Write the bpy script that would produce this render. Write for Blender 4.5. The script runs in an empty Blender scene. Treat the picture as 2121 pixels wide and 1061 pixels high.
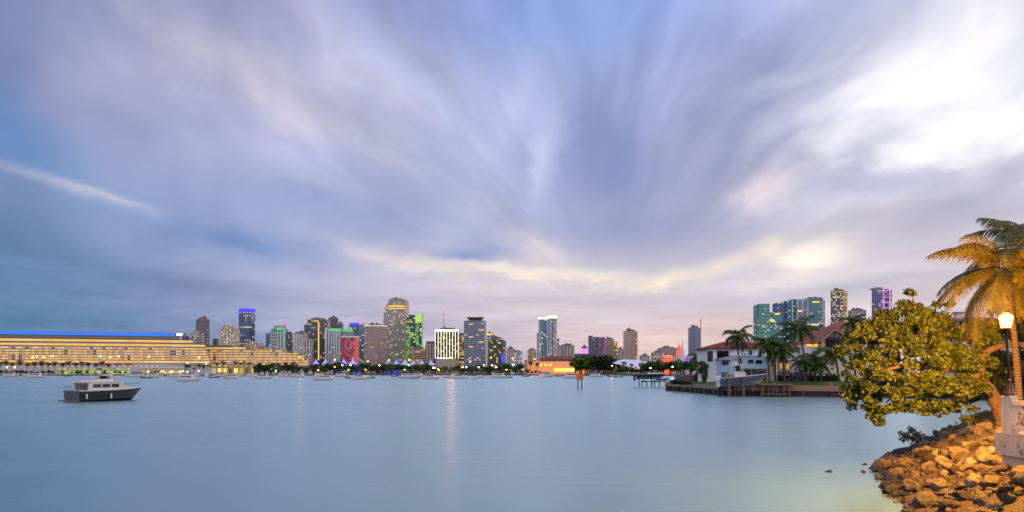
import bpy, math, random
import numpy as np
from mathutils import Vector, Matrix, noise as mnoise

R = math.radians
SC = bpy.context.scene
COL = SC.collection
F, CX, HZ, EYE = 1665.0, 1060.5, 773.0, 4.0      # focal length, centre column, horizon row, eye height (m)

# ------------------------------------------------------------------ camera
cd = bpy.data.cameras.new('camera')
cam = bpy.data.objects.new('camera', cd)
COL.objects.link(cam)
cam.location = (0, 0, EYE)
cam.rotation_euler = (R(90), 0, 0)
cd.sensor_width = 36.0
cd.lens = 36.0 * F / 2121.0
cd.shift_y = (HZ - 530.5) / 2121.0
cd.clip_start, cd.clip_end = 0.2, 90000
SC.camera = cam
SC.view_settings.view_transform = 'Standard'
SC.view_settings.look = 'None'
SC.view_settings.exposure = 0.0
SC.view_settings.gamma = 1.0
SC.view_settings.use_curve_mapping = False
SC.cycles.use_denoising = True
SC.cycles.max_bounces = 6
SC.cycles.sample_clamp_indirect = 4.0
SC.cycles.sample_clamp_direct = 18.0
SC.cycles.caustics_reflective = False
SC.cycles.caustics_refractive = False


def lin(h):
    h = h.lstrip('#')
    out = []
    for i in (0, 2, 4):
        c = int(h[i:i + 2], 16) / 255
        out.append(c / 12.92 if c <= .04045 else ((c + .055) / 1.055) ** 2.4)
    return tuple(out) + (1.0,)


# ------------------------------------------------------------------ node helper
class S:
    """A socket with arithmetic."""
    def __init__(self, nt, s):
        self.nt, self.s = nt, s

    def _m(self, op, *a):
        n = self.nt.nodes.new('ShaderNodeMath')
        n.operation = op
        for i, v in enumerate((self,) + a):
            if isinstance(v, S):
                self.nt.links.new(v.s, n.inputs[i])
            else:
                n.inputs[i].default_value = v
        return S(self.nt, n.outputs[0])

    def __add__(self, o): return self._m('ADD', o)
    def __sub__(self, o): return self._m('SUBTRACT', o)
    def __mul__(self, o): return self._m('MULTIPLY', o)
    def __truediv__(self, o): return self._m('DIVIDE', o)
    __radd__ = __add__
    __rmul__ = __mul__
    def rsub(self, v): return (self * -1.0) + v
    def pow(self, o): return self._m('POWER', o)
    def floor(self): return self._m('FLOOR')
    def fract(self): return self._m('FRACT')
    def gt(self, o): return self._m('GREATER_THAN', o)
    def lt(self, o): return self._m('LESS_THAN', o)
    def fn(self, op, *a): return self._m(op, *a)
    def clamp(self): 
        r = self._m('ADD', 0.0); r.s.node.use_clamp = True; return r
    def smooth(self, a, b):
        n = self.nt.nodes.new('ShaderNodeMapRange')
        n.interpolation_type = 'SMOOTHSTEP'
        self.nt.links.new(self.s, n.inputs[0])
        n.inputs[1].default_value, n.inputs[2].default_value = a, b
        return S(self.nt, n.outputs[0])


def comb(nt, x, y, z):
    n = nt.nodes.new('ShaderNodeCombineXYZ')
    for i, v in enumerate((x, y, z)):
        if isinstance(v, S):
            nt.links.new(v.s, n.inputs[i])
        else:
            n.inputs[i].default_value = v
    return S(nt, n.outputs[0])


def sep(nt, v):
    n = nt.nodes.new('ShaderNodeSeparateXYZ')
    nt.links.new(v.s if isinstance(v, S) else v, n.inputs[0])
    return [S(nt, o) for o in n.outputs]


def tnoise(nt, vec, scale, detail=3.0, rough=0.5, dist=0.0):
    n = nt.nodes.new('ShaderNodeTexNoise')
    n.inputs['Scale'].default_value = scale
    n.inputs['Detail'].default_value = detail
    n.inputs['Roughness'].default_value = rough
    n.inputs['Distortion'].default_value = dist
    if vec is not None:
        nt.links.new(vec.s if isinstance(vec, S) else vec, n.inputs['Vector'])
    return S(nt, n.outputs[0])


def cmix(nt, f, a, b, mode='MIX'):
    n = nt.nodes.new('ShaderNodeMix')
    n.data_type = 'RGBA'
    n.blend_type = mode
    for s, v in ((n.inputs[0], f), (n.inputs[6], a), (n.inputs[7], b)):
        if isinstance(v, S):
            nt.links.new(v.s, s)
        else:
            s.default_value = v
    return S(nt, n.outputs[2])


def ramp(nt, f, stops, interp='LINEAR'):
    n = nt.nodes.new('ShaderNodeValToRGB')
    n.color_ramp.interpolation = interp
    el = n.color_ramp.elements
    while len(el) < len(stops):
        el.new(0.5)
    for e, (p, c) in zip(el, stops):
        e.position, e.color = p, c
    nt.links.new(f.s, n.inputs[0])
    return S(nt, n.outputs[0])


# ------------------------------------------------------------------ world: dusk sky with long drawn-out cloud
W = bpy.data.worlds.new('World')
SC.world = W
W.use_nodes = True
nt = W.node_tree
nt.nodes.clear()
SUN_AZ, SUN_EL = 72.0, 9.0
tc = nt.nodes.new('ShaderNodeTexCoord')
dx, dy, dz = sep(nt, tc.outputs['Generated'])
az = dx.fn('ARCTAN2', dy) * (180 / math.pi)
el = dz.fn('ARCSINE') * (180 / math.pi)
# the cloud deck drifts towards a point low over the city: streaks fan out from it
VA, VE = math.degrees(math.atan((1235 - CX) / F)), 4.6
ra, re = az - VA, (el - VE) * 1.08
rho = (ra * ra + re * re + 4.0).fn('SQRT')
ca, sa = ra / rho, re / rho
g3 = comb(nt, az * 0.045, el * 0.06, 0.0)
warp = tnoise(nt, g3, 1.0, 2.0) - 0.5
warp2 = tnoise(nt, comb(nt, az * 0.05, el * 0.07, 7.3), 1.0, 2.0) - 0.5
n1 = tnoise(nt, comb(nt, ca * 1.6 + warp * 1.0, sa * 1.6 + warp2 * 1.0, rho * 0.035), 1.5, 3.0, 0.55)
n2 = tnoise(nt, comb(nt, ca * 3.6 + warp * 1.6, sa * 3.6 + warp2 * 1.6, rho * 0.06 + 4.0), 1.5, 3.0, 0.5)
n3 = tnoise(nt, comb(nt, ca * 9.0 + warp * 4.0, sa * 9.0 + warp2 * 4.0, rho * 0.12 + 9.0), 1.6, 2.0, 0.5)
nl = tnoise(nt, comb(nt, az * 0.10 + warp * 1.0, el * 0.55 + warp2 * 1.5, 2.0), 1.0, 4.0, 0.6)
low = el.smooth(9.0, 2.0)
st = n1 * 0.62 + n2 * 0.30 + n3 * 0.08
fade = rho.smooth(5.0, 22.0) * 0.75 + 0.25
streak = ((st - 0.5) * fade) * low.rsub(1.0) * 1.2 + (nl - 0.5) * low          # about -0.25 .. 0.25
# warped position in the sky
azw = az + warp * 9.0 + streak * 14.0
elw = el + warp2 * 3.5 + streak * 5.0
fa = (azw + 38.0) / 76.0


def apx(px, py):
    a = math.atan((px - CX) / F)
    return math.degrees(a), math.degrees(math.atan((HZ - py) / F * math.cos(a)))


ROWS = [
    (735, ['4f7da6', '6a89b0', '94a0c4', 'c2b8ce', 'e2cccf', 'eed0cc', 'e6d0d0', 'dccacc']),
    (610, ['6285b2', '7d93bc', 'a6abce', 'cbc3d6', 'ded2d8', 'c9c3d6', 'd8cfda', 'dfd0d6']),
    (480, ['7d96c2', '8ba0ca', '9caad4', 'b4b8da', 'a0a7ce', 'aeacc9', 'c2bed6', 'd4ccd8']),
    (350, ['6a8dc4', '9aa4cc', 'b2b4d8', 'b8c0e4', '8f9ccb', 'a0a3c9', 'adaecf', 'e6e0ea']),
    (200, ['7a8bb6', 'a09fc3', 'bab7d4', 'bfc2e6', '94a6d8', 'a7add9', 'e8e6f2', 'ffffff']),
    (40, ['7d87b0', '9195be', 'a9a9cd', '98a6dc', '88a6e2', 'a2b1e6', 'd4d4ef', 'f0edf6']),
]
XS = [0, 300, 600, 900, 1200, 1500, 1800, 2100]
colr = None
prev_e = None
for py, cols in ROWS:
    stops = [((apx(x, py)[0] + 38) / 76, lin(c)) for x, c in zip(XS, cols)]
    rc = ramp(nt, fa, stops, 'B_SPLINE')
    e = apx(1060, py)[1]
    colr = rc if colr is None else cmix(nt, elw.smooth(prev_e, e), colr, rc)
    prev_e = e


nb_ = tnoise(nt, comb(nt, az * 0.28 + warp * 2.0, el * 0.42 + warp2 * 2.0, 5.0), 1.0, 5.0, 0.62) - 0.5
azb = az + warp * 2.5 + streak * 6.0 + nb_ * 2.6
elb = el + warp2 * 1.6 + streak * 3.0 + nb_ * 1.8


def blob(px, py, rx, ry, rot=0.0, rag=1.0):
    a0, e0 = apx(px, py)
    u, v = (azb - az) * rag + az - a0, (elb - el) * rag + el - e0
    c, s = math.cos(R(rot)), math.sin(R(rot))
    p = (u * c + v * s) / (rx / 29.0)
    q = (v * c - u * s) / (ry / 29.0)
    return ((p * p + q * q) * -1.0).fn('EXPONENT', 0.0) if False else (p * p + q * q).rsub(0.0).fn('EXPONENT')


def add_blob(col, k, color, *a):
    m = (blob(*a) * (streak * 2.6 + nb_ * 1.2 + 1.0) * k).clamp()
    return cmix(nt, m, col, lin(color) if isinstance(color, str) else tuple(color) + (1.0,))


BLOBS = [
    (0.6, 'cbc6da', 620, 215, 330, 42, -24), (0.5, 'c9c5e0', 800, 170, 260, 40, -38), (0.45, 'bed0f2', 930, 250, 200, 40, -42),
    (0.45, '8e8fb4', 180, 220, 190, 60, -14), (0.55, '5f8cc4', 10, 305, 110, 40, -14), (0.5, 'cfcde0', 130, 384, 130, 11, -12, .3), (0.45, 'd4d0e0', 215, 402, 80, 6, -13, .3),
    (0.75, '6889c2', 500, 500, 130, 26, -6), (0.5, '6584b6', 150, 575, 240, 24, -4), (0.5, '5780ac', 90, 650, 260, 22, 0), (0.4, '8da0cc', 640, 410, 200, 28, -10), (0.65, '7590c6', 965, 533, 70, 22, 8),
    (0.6, 'c9cae4', 960, 450, 90, 36, 35), (0.7, 'c8cff2', 1130, 330, 30, 110, -12), (0.5, 'c6cef2', 1060, 250, 40, 130, -30), (0.58, '7f90c1', 1270, 330, 70, 130, 20),
    (0.4, '9a9bc0', 1480, 260, 60, 170, -38), (0.4, '9498c0', 1360, 470, 150, 40, 10),
    (0.6, (1.12, 1.1, 1.16), 1980, 235, 230, 62, 28, 1.3), (0.7, (1.25, 1.22, 1.22), 2085, 255, 130, 80, 14, 1.3), (0.55, (1.0, .97, 1.05), 1760, 260, 120, 40, 46, 1.4), (0.6, (1.03, 1.0, 1.08), 1930, 120, 300, 90, 26, 1.3),
    (0.6, 'a5a7cb', 1830, 372, 190, 24, -3), (0.5, 'b0aecb', 2040, 405, 110, 26, 6), (0.8, 'f2e6ec', 1590, 392, 60, 36, 20), (0.4, 'b2b0cc', 1900, 460, 220, 40, 8),
    (0.75, 'eae0e4', 1120, 520, 80, 26, -20), (1.0, 'fdeee0', 1130, 573, 210, 16, -2), (0.7, 'f6e8e0', 1010, 560, 150, 12, -6), (0.6, 'ecdfde', 860, 550, 140, 14, -14), (1.0, 'fdeeda', 1370, 588, 55, 16, 8), (0.8, 'faeadc', 1490, 553, 80, 14, 20),
    (0.85, (1.12, 1.0, .88), 1692, 518, 62, 22, 12, 1.5), (.4, 'fbeee0', 1690, 520, 130, 50, 12), (0.7, 'fbeedd', 1588, 515, 34, 20, 25), (0.4, 'a9a8c6', 1800, 590, 220, 16, 6), (0.35, 'f4d4c6', 1420, 690, 260, 22, 8),
]
for b in BLOBS:
    colr = add_blob(colr, b[0], b[1], *b[2:])
# fine streak contrast
gain = streak * (low * -0.7 + 1.7) + 1.03
colr2 = cmix(nt, 1.0, colr, comb(nt, gain * 1.0, gain * 0.2 + 0.8 * gain.pow(0.9), gain.pow(0.75)), 'MULTIPLY')
# clear dusk sky behind it all
sky = nt.nodes.new('ShaderNodeTexSky')
sky.sky_type = 'NISHITA'
sky.sun_disc = False
sky.sun_elevation = R(SUN_EL)
sky.sun_rotation = R(SUN_AZ)
back = dy.smooth(0.35, -0.35)
colr3 = cmix(nt, back, colr2, (1.55, 1.42, 1.52, 1.0))
up = el.smooth(28, 60)
colr3 = cmix(nt, up, colr3, (0.46, 0.50, 0.74, 1.0))
n = nt.nodes.new('ShaderNodeVectorMath')
n.operation = 'SCALE'
nt.links.new(colr3.s, n.inputs[0])
n.inputs['Scale'].default_value = 10.0
fin = cmix(nt, 0.06, S(nt, n.outputs[0]), S(nt, sky.outputs[0]))
bg = nt.nodes.new('ShaderNodeBackground')
bg.inputs['Strength'].default_value = 0.1
nt.links.new(fin.s, bg.inputs['Color'])
ow = nt.nodes.new('ShaderNodeOutputWorld')
nt.links.new(bg.outputs[0], ow.inputs[0])
W.cycles.sampling_method = 'MANUAL'
W.cycles.sample_map_resolution = 512

# ------------------------------------------------------------------ sun (behind cloud, just above the horizon on the right)
sl = bpy.data.lights.new('sun', 'SUN')
sl.energy = 0.5
sl.angle = R(14)
sl.color = (1.0, 0.80, 0.66)
so = bpy.data.objects.new('sun', sl)
COL.objects.link(so)
sd = Vector((math.sin(R(SUN_AZ)) * math.cos(R(SUN_EL)), math.cos(R(SUN_AZ)) * math.cos(R(SUN_EL)), math.sin(R(SUN_EL))))
so.rotation_euler = (-sd).to_track_quat('-Z', 'Y').to_euler()

# ------------------------------------------------------------------ helpers
def at(px, py, Y):
    return Vector(((px - CX) / F * Y, Y, EYE + (HZ - py) / F * Y))


def atz(px, py, z=0.0):
    """The point of height z seen in that direction (below the horizon)."""
    Y = (EYE - z) * F / (py - HZ)
    return Vector(((px - CX) / F * Y, Y, z))


class MB:
    def __init__(self):
        self.v, self.f = [], []

    def add(self, verts, faces):
        o = len(self.v)
        self.v += [tuple(p) for p in verts]
        self.f += [tuple(i + o for i in f) for f in faces]
        return self

    def box(self, x0, x1, y0, y1, z0, z1):
        return self.add([(x0, y0, z0), (x1, y0, z0), (x1, y1, z0), (x0, y1, z0), (x0, y0, z1), (x1, y0, z1), (x1, y1, z1), (x0, y1, z1)],
                        [(3, 2, 1, 0), (4, 5, 6, 7), (0, 1, 5, 4), (1, 2, 6, 5), (2, 3, 7, 6), (3, 0, 4, 7)])

    def prism(self, poly, z0, z1):
        """poly: list of (x,y), counter-clockwise; z0/z1 numbers or lists."""
        n = len(poly)
        za = z0 if isinstance(z0, (list, tuple)) else [z0] * n
        zb = z1 if isinstance(z1, (list, tuple)) else [z1] * n
        v = [(p[0], p[1], z) for p, z in zip(poly, za)] + [(p[0], p[1], z) for p, z in zip(poly, zb)]
        f = [tuple(range(n - 1, -1, -1)), tuple(range(n, 2 * n))]
        f += [(i, (i + 1) % n, n + (i + 1) % n, n + i) for i in range(n)]
        return self.add(v, f)

    def extrude_y(self, poly, y0, y1):
        """poly: (x,z) outline seen from -Y, counter-clockwise."""
        n = len(poly)
        v = [(p[0], y0, p[1]) for p in poly] + [(p[0], y1, p[1]) for p in poly]
        f = [tuple(range(n)), tuple(range(2 * n - 1, n - 1, -1))]
        f += [((i + 1) % n, i, n + i, n + (i + 1) % n) for i in range(n)]
        return self.add(v, f)

    def tube(self, pts, rad, n=8, cap=True):
        pts = [Vector(p) for p in pts]
        if not isinstance(rad, (list, tuple)):
            rad = [rad] * len(pts)
        v, f = [], []
        up = None
        for i, p in enumerate(pts):
            t = (pts[min(i + 1, len(pts) - 1)] - pts[max(i - 1, 0)]).normalized()
            if up is None:
                up = Vector((0, 0, 1)) if abs(t.z) < .9 else Vector((1, 0, 0))
            a = t.cross(up).normalized()
            b = a.cross(t).normalized()
            up = b
            for k in range(n):
                w = 2 * math.pi * k / n
                v.append(p + a * (math.cos(w) * rad[i]) + b * (math.sin(w) * rad[i]))
        for i in range(len(pts) - 1):
            for k in range(n):
                k2 = (k + 1) % n
                f.append((i * n + k, (i + 1) * n + k, (i + 1) * n + k2, i * n + k2))
        if cap:
            f.append(tuple(range(n)))
            m = (len(pts) - 1) * n
            f.append(tuple(m + k for k in range(n - 1, -1, -1)))
        return self.add(v, f)

    def lathe(self, prof, c=(0, 0, 0), n=12):
        """prof: (r,z) from bottom to top."""
        v, f = [], []
        for r, z in prof:
            for k in range(n):
                w = 2 * math.pi * k / n
                v.append((c[0] + r * math.cos(w), c[1] + r * math.sin(w), c[2] + z))
        for i in range(len(prof) - 1):
            for k in range(n):
                k2 = (k + 1) % n
                f.append((i * n + k, i * n + k2, (i + 1) * n + k2, (i + 1) * n + k))
        f.append(tuple(range(n - 1, -1, -1)))
        m = (len(prof) - 1) * n
        f.append(tuple(m + k for k in range(n)))
        return self.add(v, f)

    def ball(self, c, r, n=8, m=6, sz=1.0):
        prof = [(max(1e-3, r * math.sin(math.pi * i / m)), -r * sz * math.cos(math.pi * i / m)) for i in range(m + 1)]
        return self.lathe(prof, c, n)

    def xf(self, mat):
        self.v = [tuple(mat @ Vector(p)) for p in self.v]
        return self

    def rotz(self, a, c=(0, 0, 0)):
        c = Vector(c)
        return self.xf(Matrix.Translation(c) @ Matrix.Rotation(a, 4, 'Z') @ Matrix.Translation(-c))

    def mesh(self, name, mat, smooth=False, uv=False):
        me = bpy.data.meshes.new(name)
        me.from_pydata(self.v, [], self.f)
        if mat is not None:
            me.materials.append(mat)
        if uv:
            l = me.uv_layers.new(name='UVMap')
            for p in me.polygons:
                nx, ny, nz = p.normal
                for li in p.loop_indices:
                    c = me.vertices[me.loops[li].vertex_index].co
                    if abs(nz) > .75:
                        l.data[li].uv = (c.x, c.y)
                    else:
                        h = math.hypot(nx, ny) or 1
                        l.data[li].uv = ((-ny * c.x + nx * c.y) / h, c.z)
        if smooth:
            me.shade_smooth()
        me.update()
        return me

    def build(self, name, mat, parent=None, smooth=False, uv=False, loc=None):
        """World-space vertices; stored relative to the parent's origin."""
        if parent is not None and not loc:
            o = base(parent)
            self.v = [(x - o.x, y - o.y, z - o.z) for x, y, z in self.v]
        ob = bpy.data.objects.new(name, self.mesh(name, mat, smooth, uv))
        COL.objects.link(ob)
        if parent is not None:
            ob.parent = parent
        return ob


def base(o):
    p = Vector((0, 0, 0))
    while o is not None:
        p += o.location
        o = o.parent
    return p


def tag(o, label=None, cat=None, group=None, kind=None):
    if label: o['label'] = label
    if cat: o['category'] = cat
    if group: o['group'] = group
    if kind: o['kind'] = kind
    return o


def thing(name, label, cat, loc=(0, 0, 0), group=None):
    o = bpy.data.objects.new(name, None)
    o.location = loc
    o.empty_display_size = 0.2
    COL.objects.link(o)
    return tag(o, label, cat, group)


def dup(o, loc=None, rz=None, scale=None, label=None, parent=None, group=None):
    c = o.copy()
    COL.objects.link(c)
    if parent is not None:
        c.parent = parent
    if loc is not None: c.location = loc
    if rz is not None: c.rotation_euler = (0, 0, rz)
    if scale is not None: c.scale = (scale,) * 3 if not isinstance(scale, tuple) else scale
    if label: c['label'] = label
    if group: c['group'] = group
    for ch in CH(o):
        dup(ch, parent=c)
    return c


def CH(o):
    return [x for x in COL.objects if x.parent is o] if not hasattr(o, 'children') else list(o.children)


# ------------------------------------------------------------------ materials
MATS = {}


def mat(name, col, rough=0.7, var=0.12, scale=3.0, metal=0.0, bump=0.0, spec=0.4, emis=None, es=0.0, coords='Object', detail=5.0, sample=False):
    if name in MATS:
        return MATS[name]
    m = bpy.data.materials.new(name)
    m.use_nodes = True
    t = m.node_tree
    p = t.nodes['Principled BSDF']
    if isinstance(col, str):
        col = lin(col)
    col = tuple(col[:3]) + (1.0,)
    c = t.nodes.new('ShaderNodeTexCoord')
    nz = tnoise(t, c.outputs[coords], scale, detail, 0.6)
    k = (nz - 0.5) * (2.6 * var) + 1.0
    cc = cmix(t, 1.0, col, comb(t, k, k, k), 'MULTIPLY')
    t.links.new(cc.s, p.inputs['Base Color'])
    p.inputs['Roughness'].default_value = rough
    p.inputs['Metallic'].default_value = metal
    p.inputs['Specular IOR Level'].default_value = spec
    if bump:
        b = t.nodes.new('ShaderNodeBump')
        b.inputs['Strength'].default_value = 1.0
        b.inputs['Distance'].default_value = bump
        t.links.new(nz.s, b.inputs['Height'])
        t.links.new(b.outputs[0], p.inputs['Normal'])
    if emis:
        p.inputs['Emission Color'].default_value = lin(emis)
        p.inputs['Emission Strength'].default_value = es
        if not sample:
            m.cycles.emission_sampling = 'NONE'
    MATS[name] = m
    return m


def lamp_mat(name, col, es, sample=True):
    return mat(name, '303030', 0.5, emis=col, es=es, sample=sample)


def facade(name, wall, glass, fh=4.0, bw=5.0, wu=0.7, wv=0.6, lit=0.12, litcol='ffc860', es=1.6, row=0.7, seed=0.0, tint=0.0, tintcol='30c060', rough=0.25, warm2='ffe9c0', metal=0.0, vary=.9):
    """Curtain wall / window grid in metres, with some rooms lit."""
    if name in MATS:
        return MATS[name]
    m = bpy.data.materials.new(name)
    m.use_nodes = True
    m.cycles.emission_sampling = 'NONE'
    t = m.node_tree
    p = t.nodes['Principled BSDF']
    uvn = t.nodes.new('ShaderNodeUVMap')
    u, v, _ = sep(t, uvn.outputs[0])
    geo = t.nodes.new('ShaderNodeNewGeometry')
    nx, ny, nz = sep(t, geo.outputs['Normal'])
    side = nz.fn('ABSOLUTE').lt(0.6)
    cu, cv = (u / bw), (v / fh)
    fu, fv = cu.fract(), cv.fract()
    mu = (fu - 0.5).fn('ABSOLUTE').lt(wu / 2) if wu < 1 else None
    mv = (fv - 0.5).fn('ABSOLUTE').lt(wv / 2) if wv < 1 else None
    win = side
    if mu: win = win * mu
    if mv: win = win * mv
    fid = comb(t, cu.floor(), cv.floor(), ny.fn('ROUND') * 3.0 + seed)
    wn = t.nodes.new('ShaderNodeTexWhiteNoise')
    t.links.new(fid.s, wn.inputs['Vector'])
    rv = S(t, wn.outputs['Value'])
    r2 = sep(t, wn.outputs['Color'])
    # floors that stay lit, and patches
    fl = tnoise(t, comb(t, cu.floor() * 0.22, cv.floor() * 0.9, seed + 3.7), 1.0, 1.0)
    thr = ((fl - 0.5) * (row * 4.0) + 1.0) * lit
    on = rv.lt(thr) * win
    wv1 = tnoise(t, comb(t, u * 0.02, v * 0.015, seed), 1.0, 3.0)
    gl = cmix(t, r2[1] * 0.5, lin(glass), tuple(x * 0.55 for x in lin(glass)[:3]) + (1,))
    k = wv1 * 0.5 + 0.75
    base_c = cmix(t, win, lin(wall), gl)
    base_c = cmix(t, 1.0, base_c, comb(t, k, k, k), 'MULTIPLY')
    t.links.new(base_c.s, p.inputs['Base Color'])
    rg = win * (rough - 0.75) + 0.75
    t.links.new(rg.s, p.inputs['Roughness'])
    p.inputs['Metallic'].default_value = metal
    p.inputs['Specular IOR Level'].default_value = 0.5
    ec = cmix(t, r2[2].gt(0.7), lin(litcol), lin(warm2))
    t.links.new(ec.s, p.inputs['Emission Color'])
    es_ = on * (r2[0] * vary + (.8 - vary * .5)) * es
    t.links.new(es_.s, p.inputs['Emission Strength'])
    MATS[name] = m
    return m


def leafmat(name, dark, light, rough=0.55, trans=0.25, sub=None):
    if name in MATS:
        return MATS[name]
    m = bpy.data.materials.new(name)
    m.use_nodes = True
    t = m.node_tree
    p = t.nodes['Principled BSDF']
    g = t.nodes.new('ShaderNodeNewGeometry')
    c = t.nodes.new('ShaderNodeTexCoord')
    nz = tnoise(t, c.outputs['Object'], 0.6, 3.0)
    f = S(t, g.outputs['Random Per Island']) * 0.5 + (nz - 0.3) * 1.1
    cc = ramp(t, f, [(0.0, lin(dark)), (0.75, lin(light)), (1.0, lin(sub or light))])
    t.links.new(cc.s, p.inputs['Base Color'])
    p.inputs['Roughness'].default_value = rough
    p.inputs['Specular IOR Level'].default_value = 0.35
    if trans:
        tr = t.nodes.new('ShaderNodeBsdfTranslucent')
        t.links.new(cc.s, tr.inputs['Color'])
        mx = t.nodes.new('ShaderNodeMixShader')
        mx.inputs[0].default_value = trans
        t.links.new(p.outputs[0], mx.inputs[1])
        t.links.new(tr.outputs[0], mx.inputs[2])
        t.links.new(mx.outputs[0], t.nodes['Material Output'].inputs['Surface'])
    MATS[name] = m
    return m


# ------------------------------------------------------------------ water
def water_mat():
    m = bpy.data.materials.new('bay_water')
    m.use_nodes = True
    t = m.node_tree
    p = t.nodes['Principled BSDF']
    c = t.nodes.new('ShaderNodeTexCoord')
    x, y, z = sep(t, c.outputs['Object'])
    big = tnoise(t, comb(t, x * 0.006, y * 0.02, 0.0), 1.0, 4.0, 0.55)
    mid = tnoise(t, comb(t, x * 0.05, y * 0.22, 3.0), 1.0, 3.0, 0.55)
    t.nodes.remove(p)
    cc = cmix(t, big, lin('355e6c'), lin('476f7c'))
    df = t.nodes.new('ShaderNodeBsdfDiffuse')
    t.links.new(cc.s, df.inputs['Color'])
    gl = t.nodes.new('ShaderNodeBsdfGlossy')
    gl.inputs['Color'].default_value = (.77, .94, .95, 1)
    rg = big * 0.10 + mid * 0.05 + 0.20
    t.links.new(rg.s, gl.inputs['Roughness'])
    b = t.nodes.new('ShaderNodeBump')
    b.inputs['Strength'].default_value = 0.12
    b.inputs['Distance'].default_value = 0.10
    t.links.new(mid.s, b.inputs['Height'])
    t.links.new(b.outputs[0], gl.inputs['Normal'])
    lw = t.nodes.new('ShaderNodeLayerWeight')
    lw.inputs['Blend'].default_value = 0.5
    fr = S(t, lw.outputs['Facing']).pow(2.6) * 0.80 + 0.03      # mirror share grows towards grazing
    mx = t.nodes.new('ShaderNodeMixShader')
    t.links.new(fr.s, mx.inputs[0])
    t.links.new(df.outputs[0], mx.inputs[1])
    t.links.new(gl.outputs[0], mx.inputs[2])
    t.links.new(mx.outputs[0], t.nodes['Material Output'].inputs['Surface'])
    return m


wv = MB()
xs = [-40000, -6000, -1500, -300, 0, 300, 1500, 6000, 40000]
ys = [-300, 0, 60, 300, 1200, 5000, 60000]
for y in ys:
    for x in xs:
        wv.v.append((x, y, 0))
nxs = len(xs)
for j in range(len(ys) - 1):
    for i in range(nxs - 1):
        wv.f.append((j * nxs + i, j * nxs + i + 1, (j + 1) * nxs + i + 1, (j + 1) * nxs + i))
tag(wv.build('water', water_mat()), kind='structure')

# ================================================================== FAR SHORE
GZ = 1.6
grass = mat('shore_grass', '3c4a26', 0.9, 0.4, 0.15, coords='Object')
conc = mat('pale_concrete', '8f8a84', 0.85, 0.15, 0.4)
dark_roof = mat('roof_gravel', '5a5860', 0.9, 0.2, 0.3)
white_paint = mat('white_paint', 'c9c8cc', 0.5, 0.06, 2.0)
steel = mat('galvanised_steel', '6d7078', 0.45, 0.1, 2.0, metal=0.6)
dark_metal = mat('dark_metal', '1c1d20', 0.5, 0.15, 4.0)


def px_x(px, Y):
    return (px - CX) / F * Y


poly = [(px_x(-700, 1560), 1560), (px_x(560, 1560), 1560), (px_x(625, 1400), 1400), (px_x(1100, 1380), 1380),
        (px_x(1330, 1250), 1250), (px_x(1700, 900), 900), (1200, 500), (6000, 700), (9000, 9000), (-9000, 9000), (-6000, 1560)]
tag(MB().prism(poly, -3, GZ).build('far_shore_ground', grass), kind='structure')
ipoly = [(-3000, 1285), (px_x(280, 1290), 1290), (px_x(660, 1300), 1300), (px_x(668, 1340), 1340), (-3000, 1345)]
tag(MB().prism(ipoly, -3, GZ).build('island_ground', grass), kind='structure')

# ------------------------------------------------------------------ towers
def quad_px(x0, x1, Y, dep, xc=None, dl=None, dr=None):
    """Footprint: flat front at depth Y, or a corner at xc nearest to us with both sides running back."""
    if xc is None:
        a, b = px_x(x0, Y), px_x(x1, Y)
        return [(a, Y), (b, Y), (b, Y + dep), (a, Y + dep)]
    dl = dl if dl is not None else dep * .35
    dr = dr if dr is not None else dep
    A = Vector((px_x(x0, Y + dl), Y + dl)); B = Vector((px_x(x1, Y + dr), Y + dr)); C = Vector((px_x(xc, Y), Y))
    D = A + B - C
    return [tuple(A), tuple(C), tuple(B), tuple(D)]


def zt(py, Y):
    return EYE + (HZ - py) / F * Y


def tower(name, label, Y, x0, x1, yt, m, cat='tower', dep=None, xc=None, dl=None, dr=None, roof=True, group=None, roofmat=None, ybase=None):
    w = (x1 - x0) / F * Y
    dep = dep or max(18, w * .8)
    fp = quad_px(x0, x1, Y, dep, xc, dl, dr)
    cx, cy = sum(p[0] for p in fp) / 4, sum(p[1] for p in fp) / 4
    t = thing(name, label, cat, (cx, cy, GZ), group)
    z1 = zt(yt, Y)
    MB().prism(fp, GZ - .3, z1).build('tower_body', m, t, uv=True)
    if roof:
        sc = lambda k: [(cx + (p[0] - cx) * k, cy + (p[1] - cy) * k) for p in fp]
        rb = MB()
        rb.prism(sc(.62), z1 + .02, z1 + min(5.0, .03 * (z1) + 2))
        rb.build('roof', roofmat or dark_roof, t)
        pr = MB()
        o, i = sc(1.012), sc(.96)
        for k in range(4):
            k2 = (k + 1) % 4
            pr.prism([o[k], o[k2], i[k2], i[k]], z1 - .8, z1 + 1.3)
        pr.build('parapet', conc, t)
    return t


def blk(t, part, Y, x0, x1, yt, yb, m, dep=14, xc=None, dl=None, dr=None, uv=True):
    zb = GZ if yb is None else zt(yb, Y)
    return MB().prism(quad_px(x0, x1, Y, dep, xc, dl, dr), zb, zt(yt, Y)).build(part, m, t, uv=uv)


def bar(t, part, Y, x, y0, y1, w, m, d=1.0):
    """A thin vertical strip standing proud of a front at depth Y."""
    a = px_x(x, Y)
    return MB().box(a - w / 2, a + w / 2, Y - d, Y - .05, zt(y1, Y), zt(y0, Y)).build(part, m, t)


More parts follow.
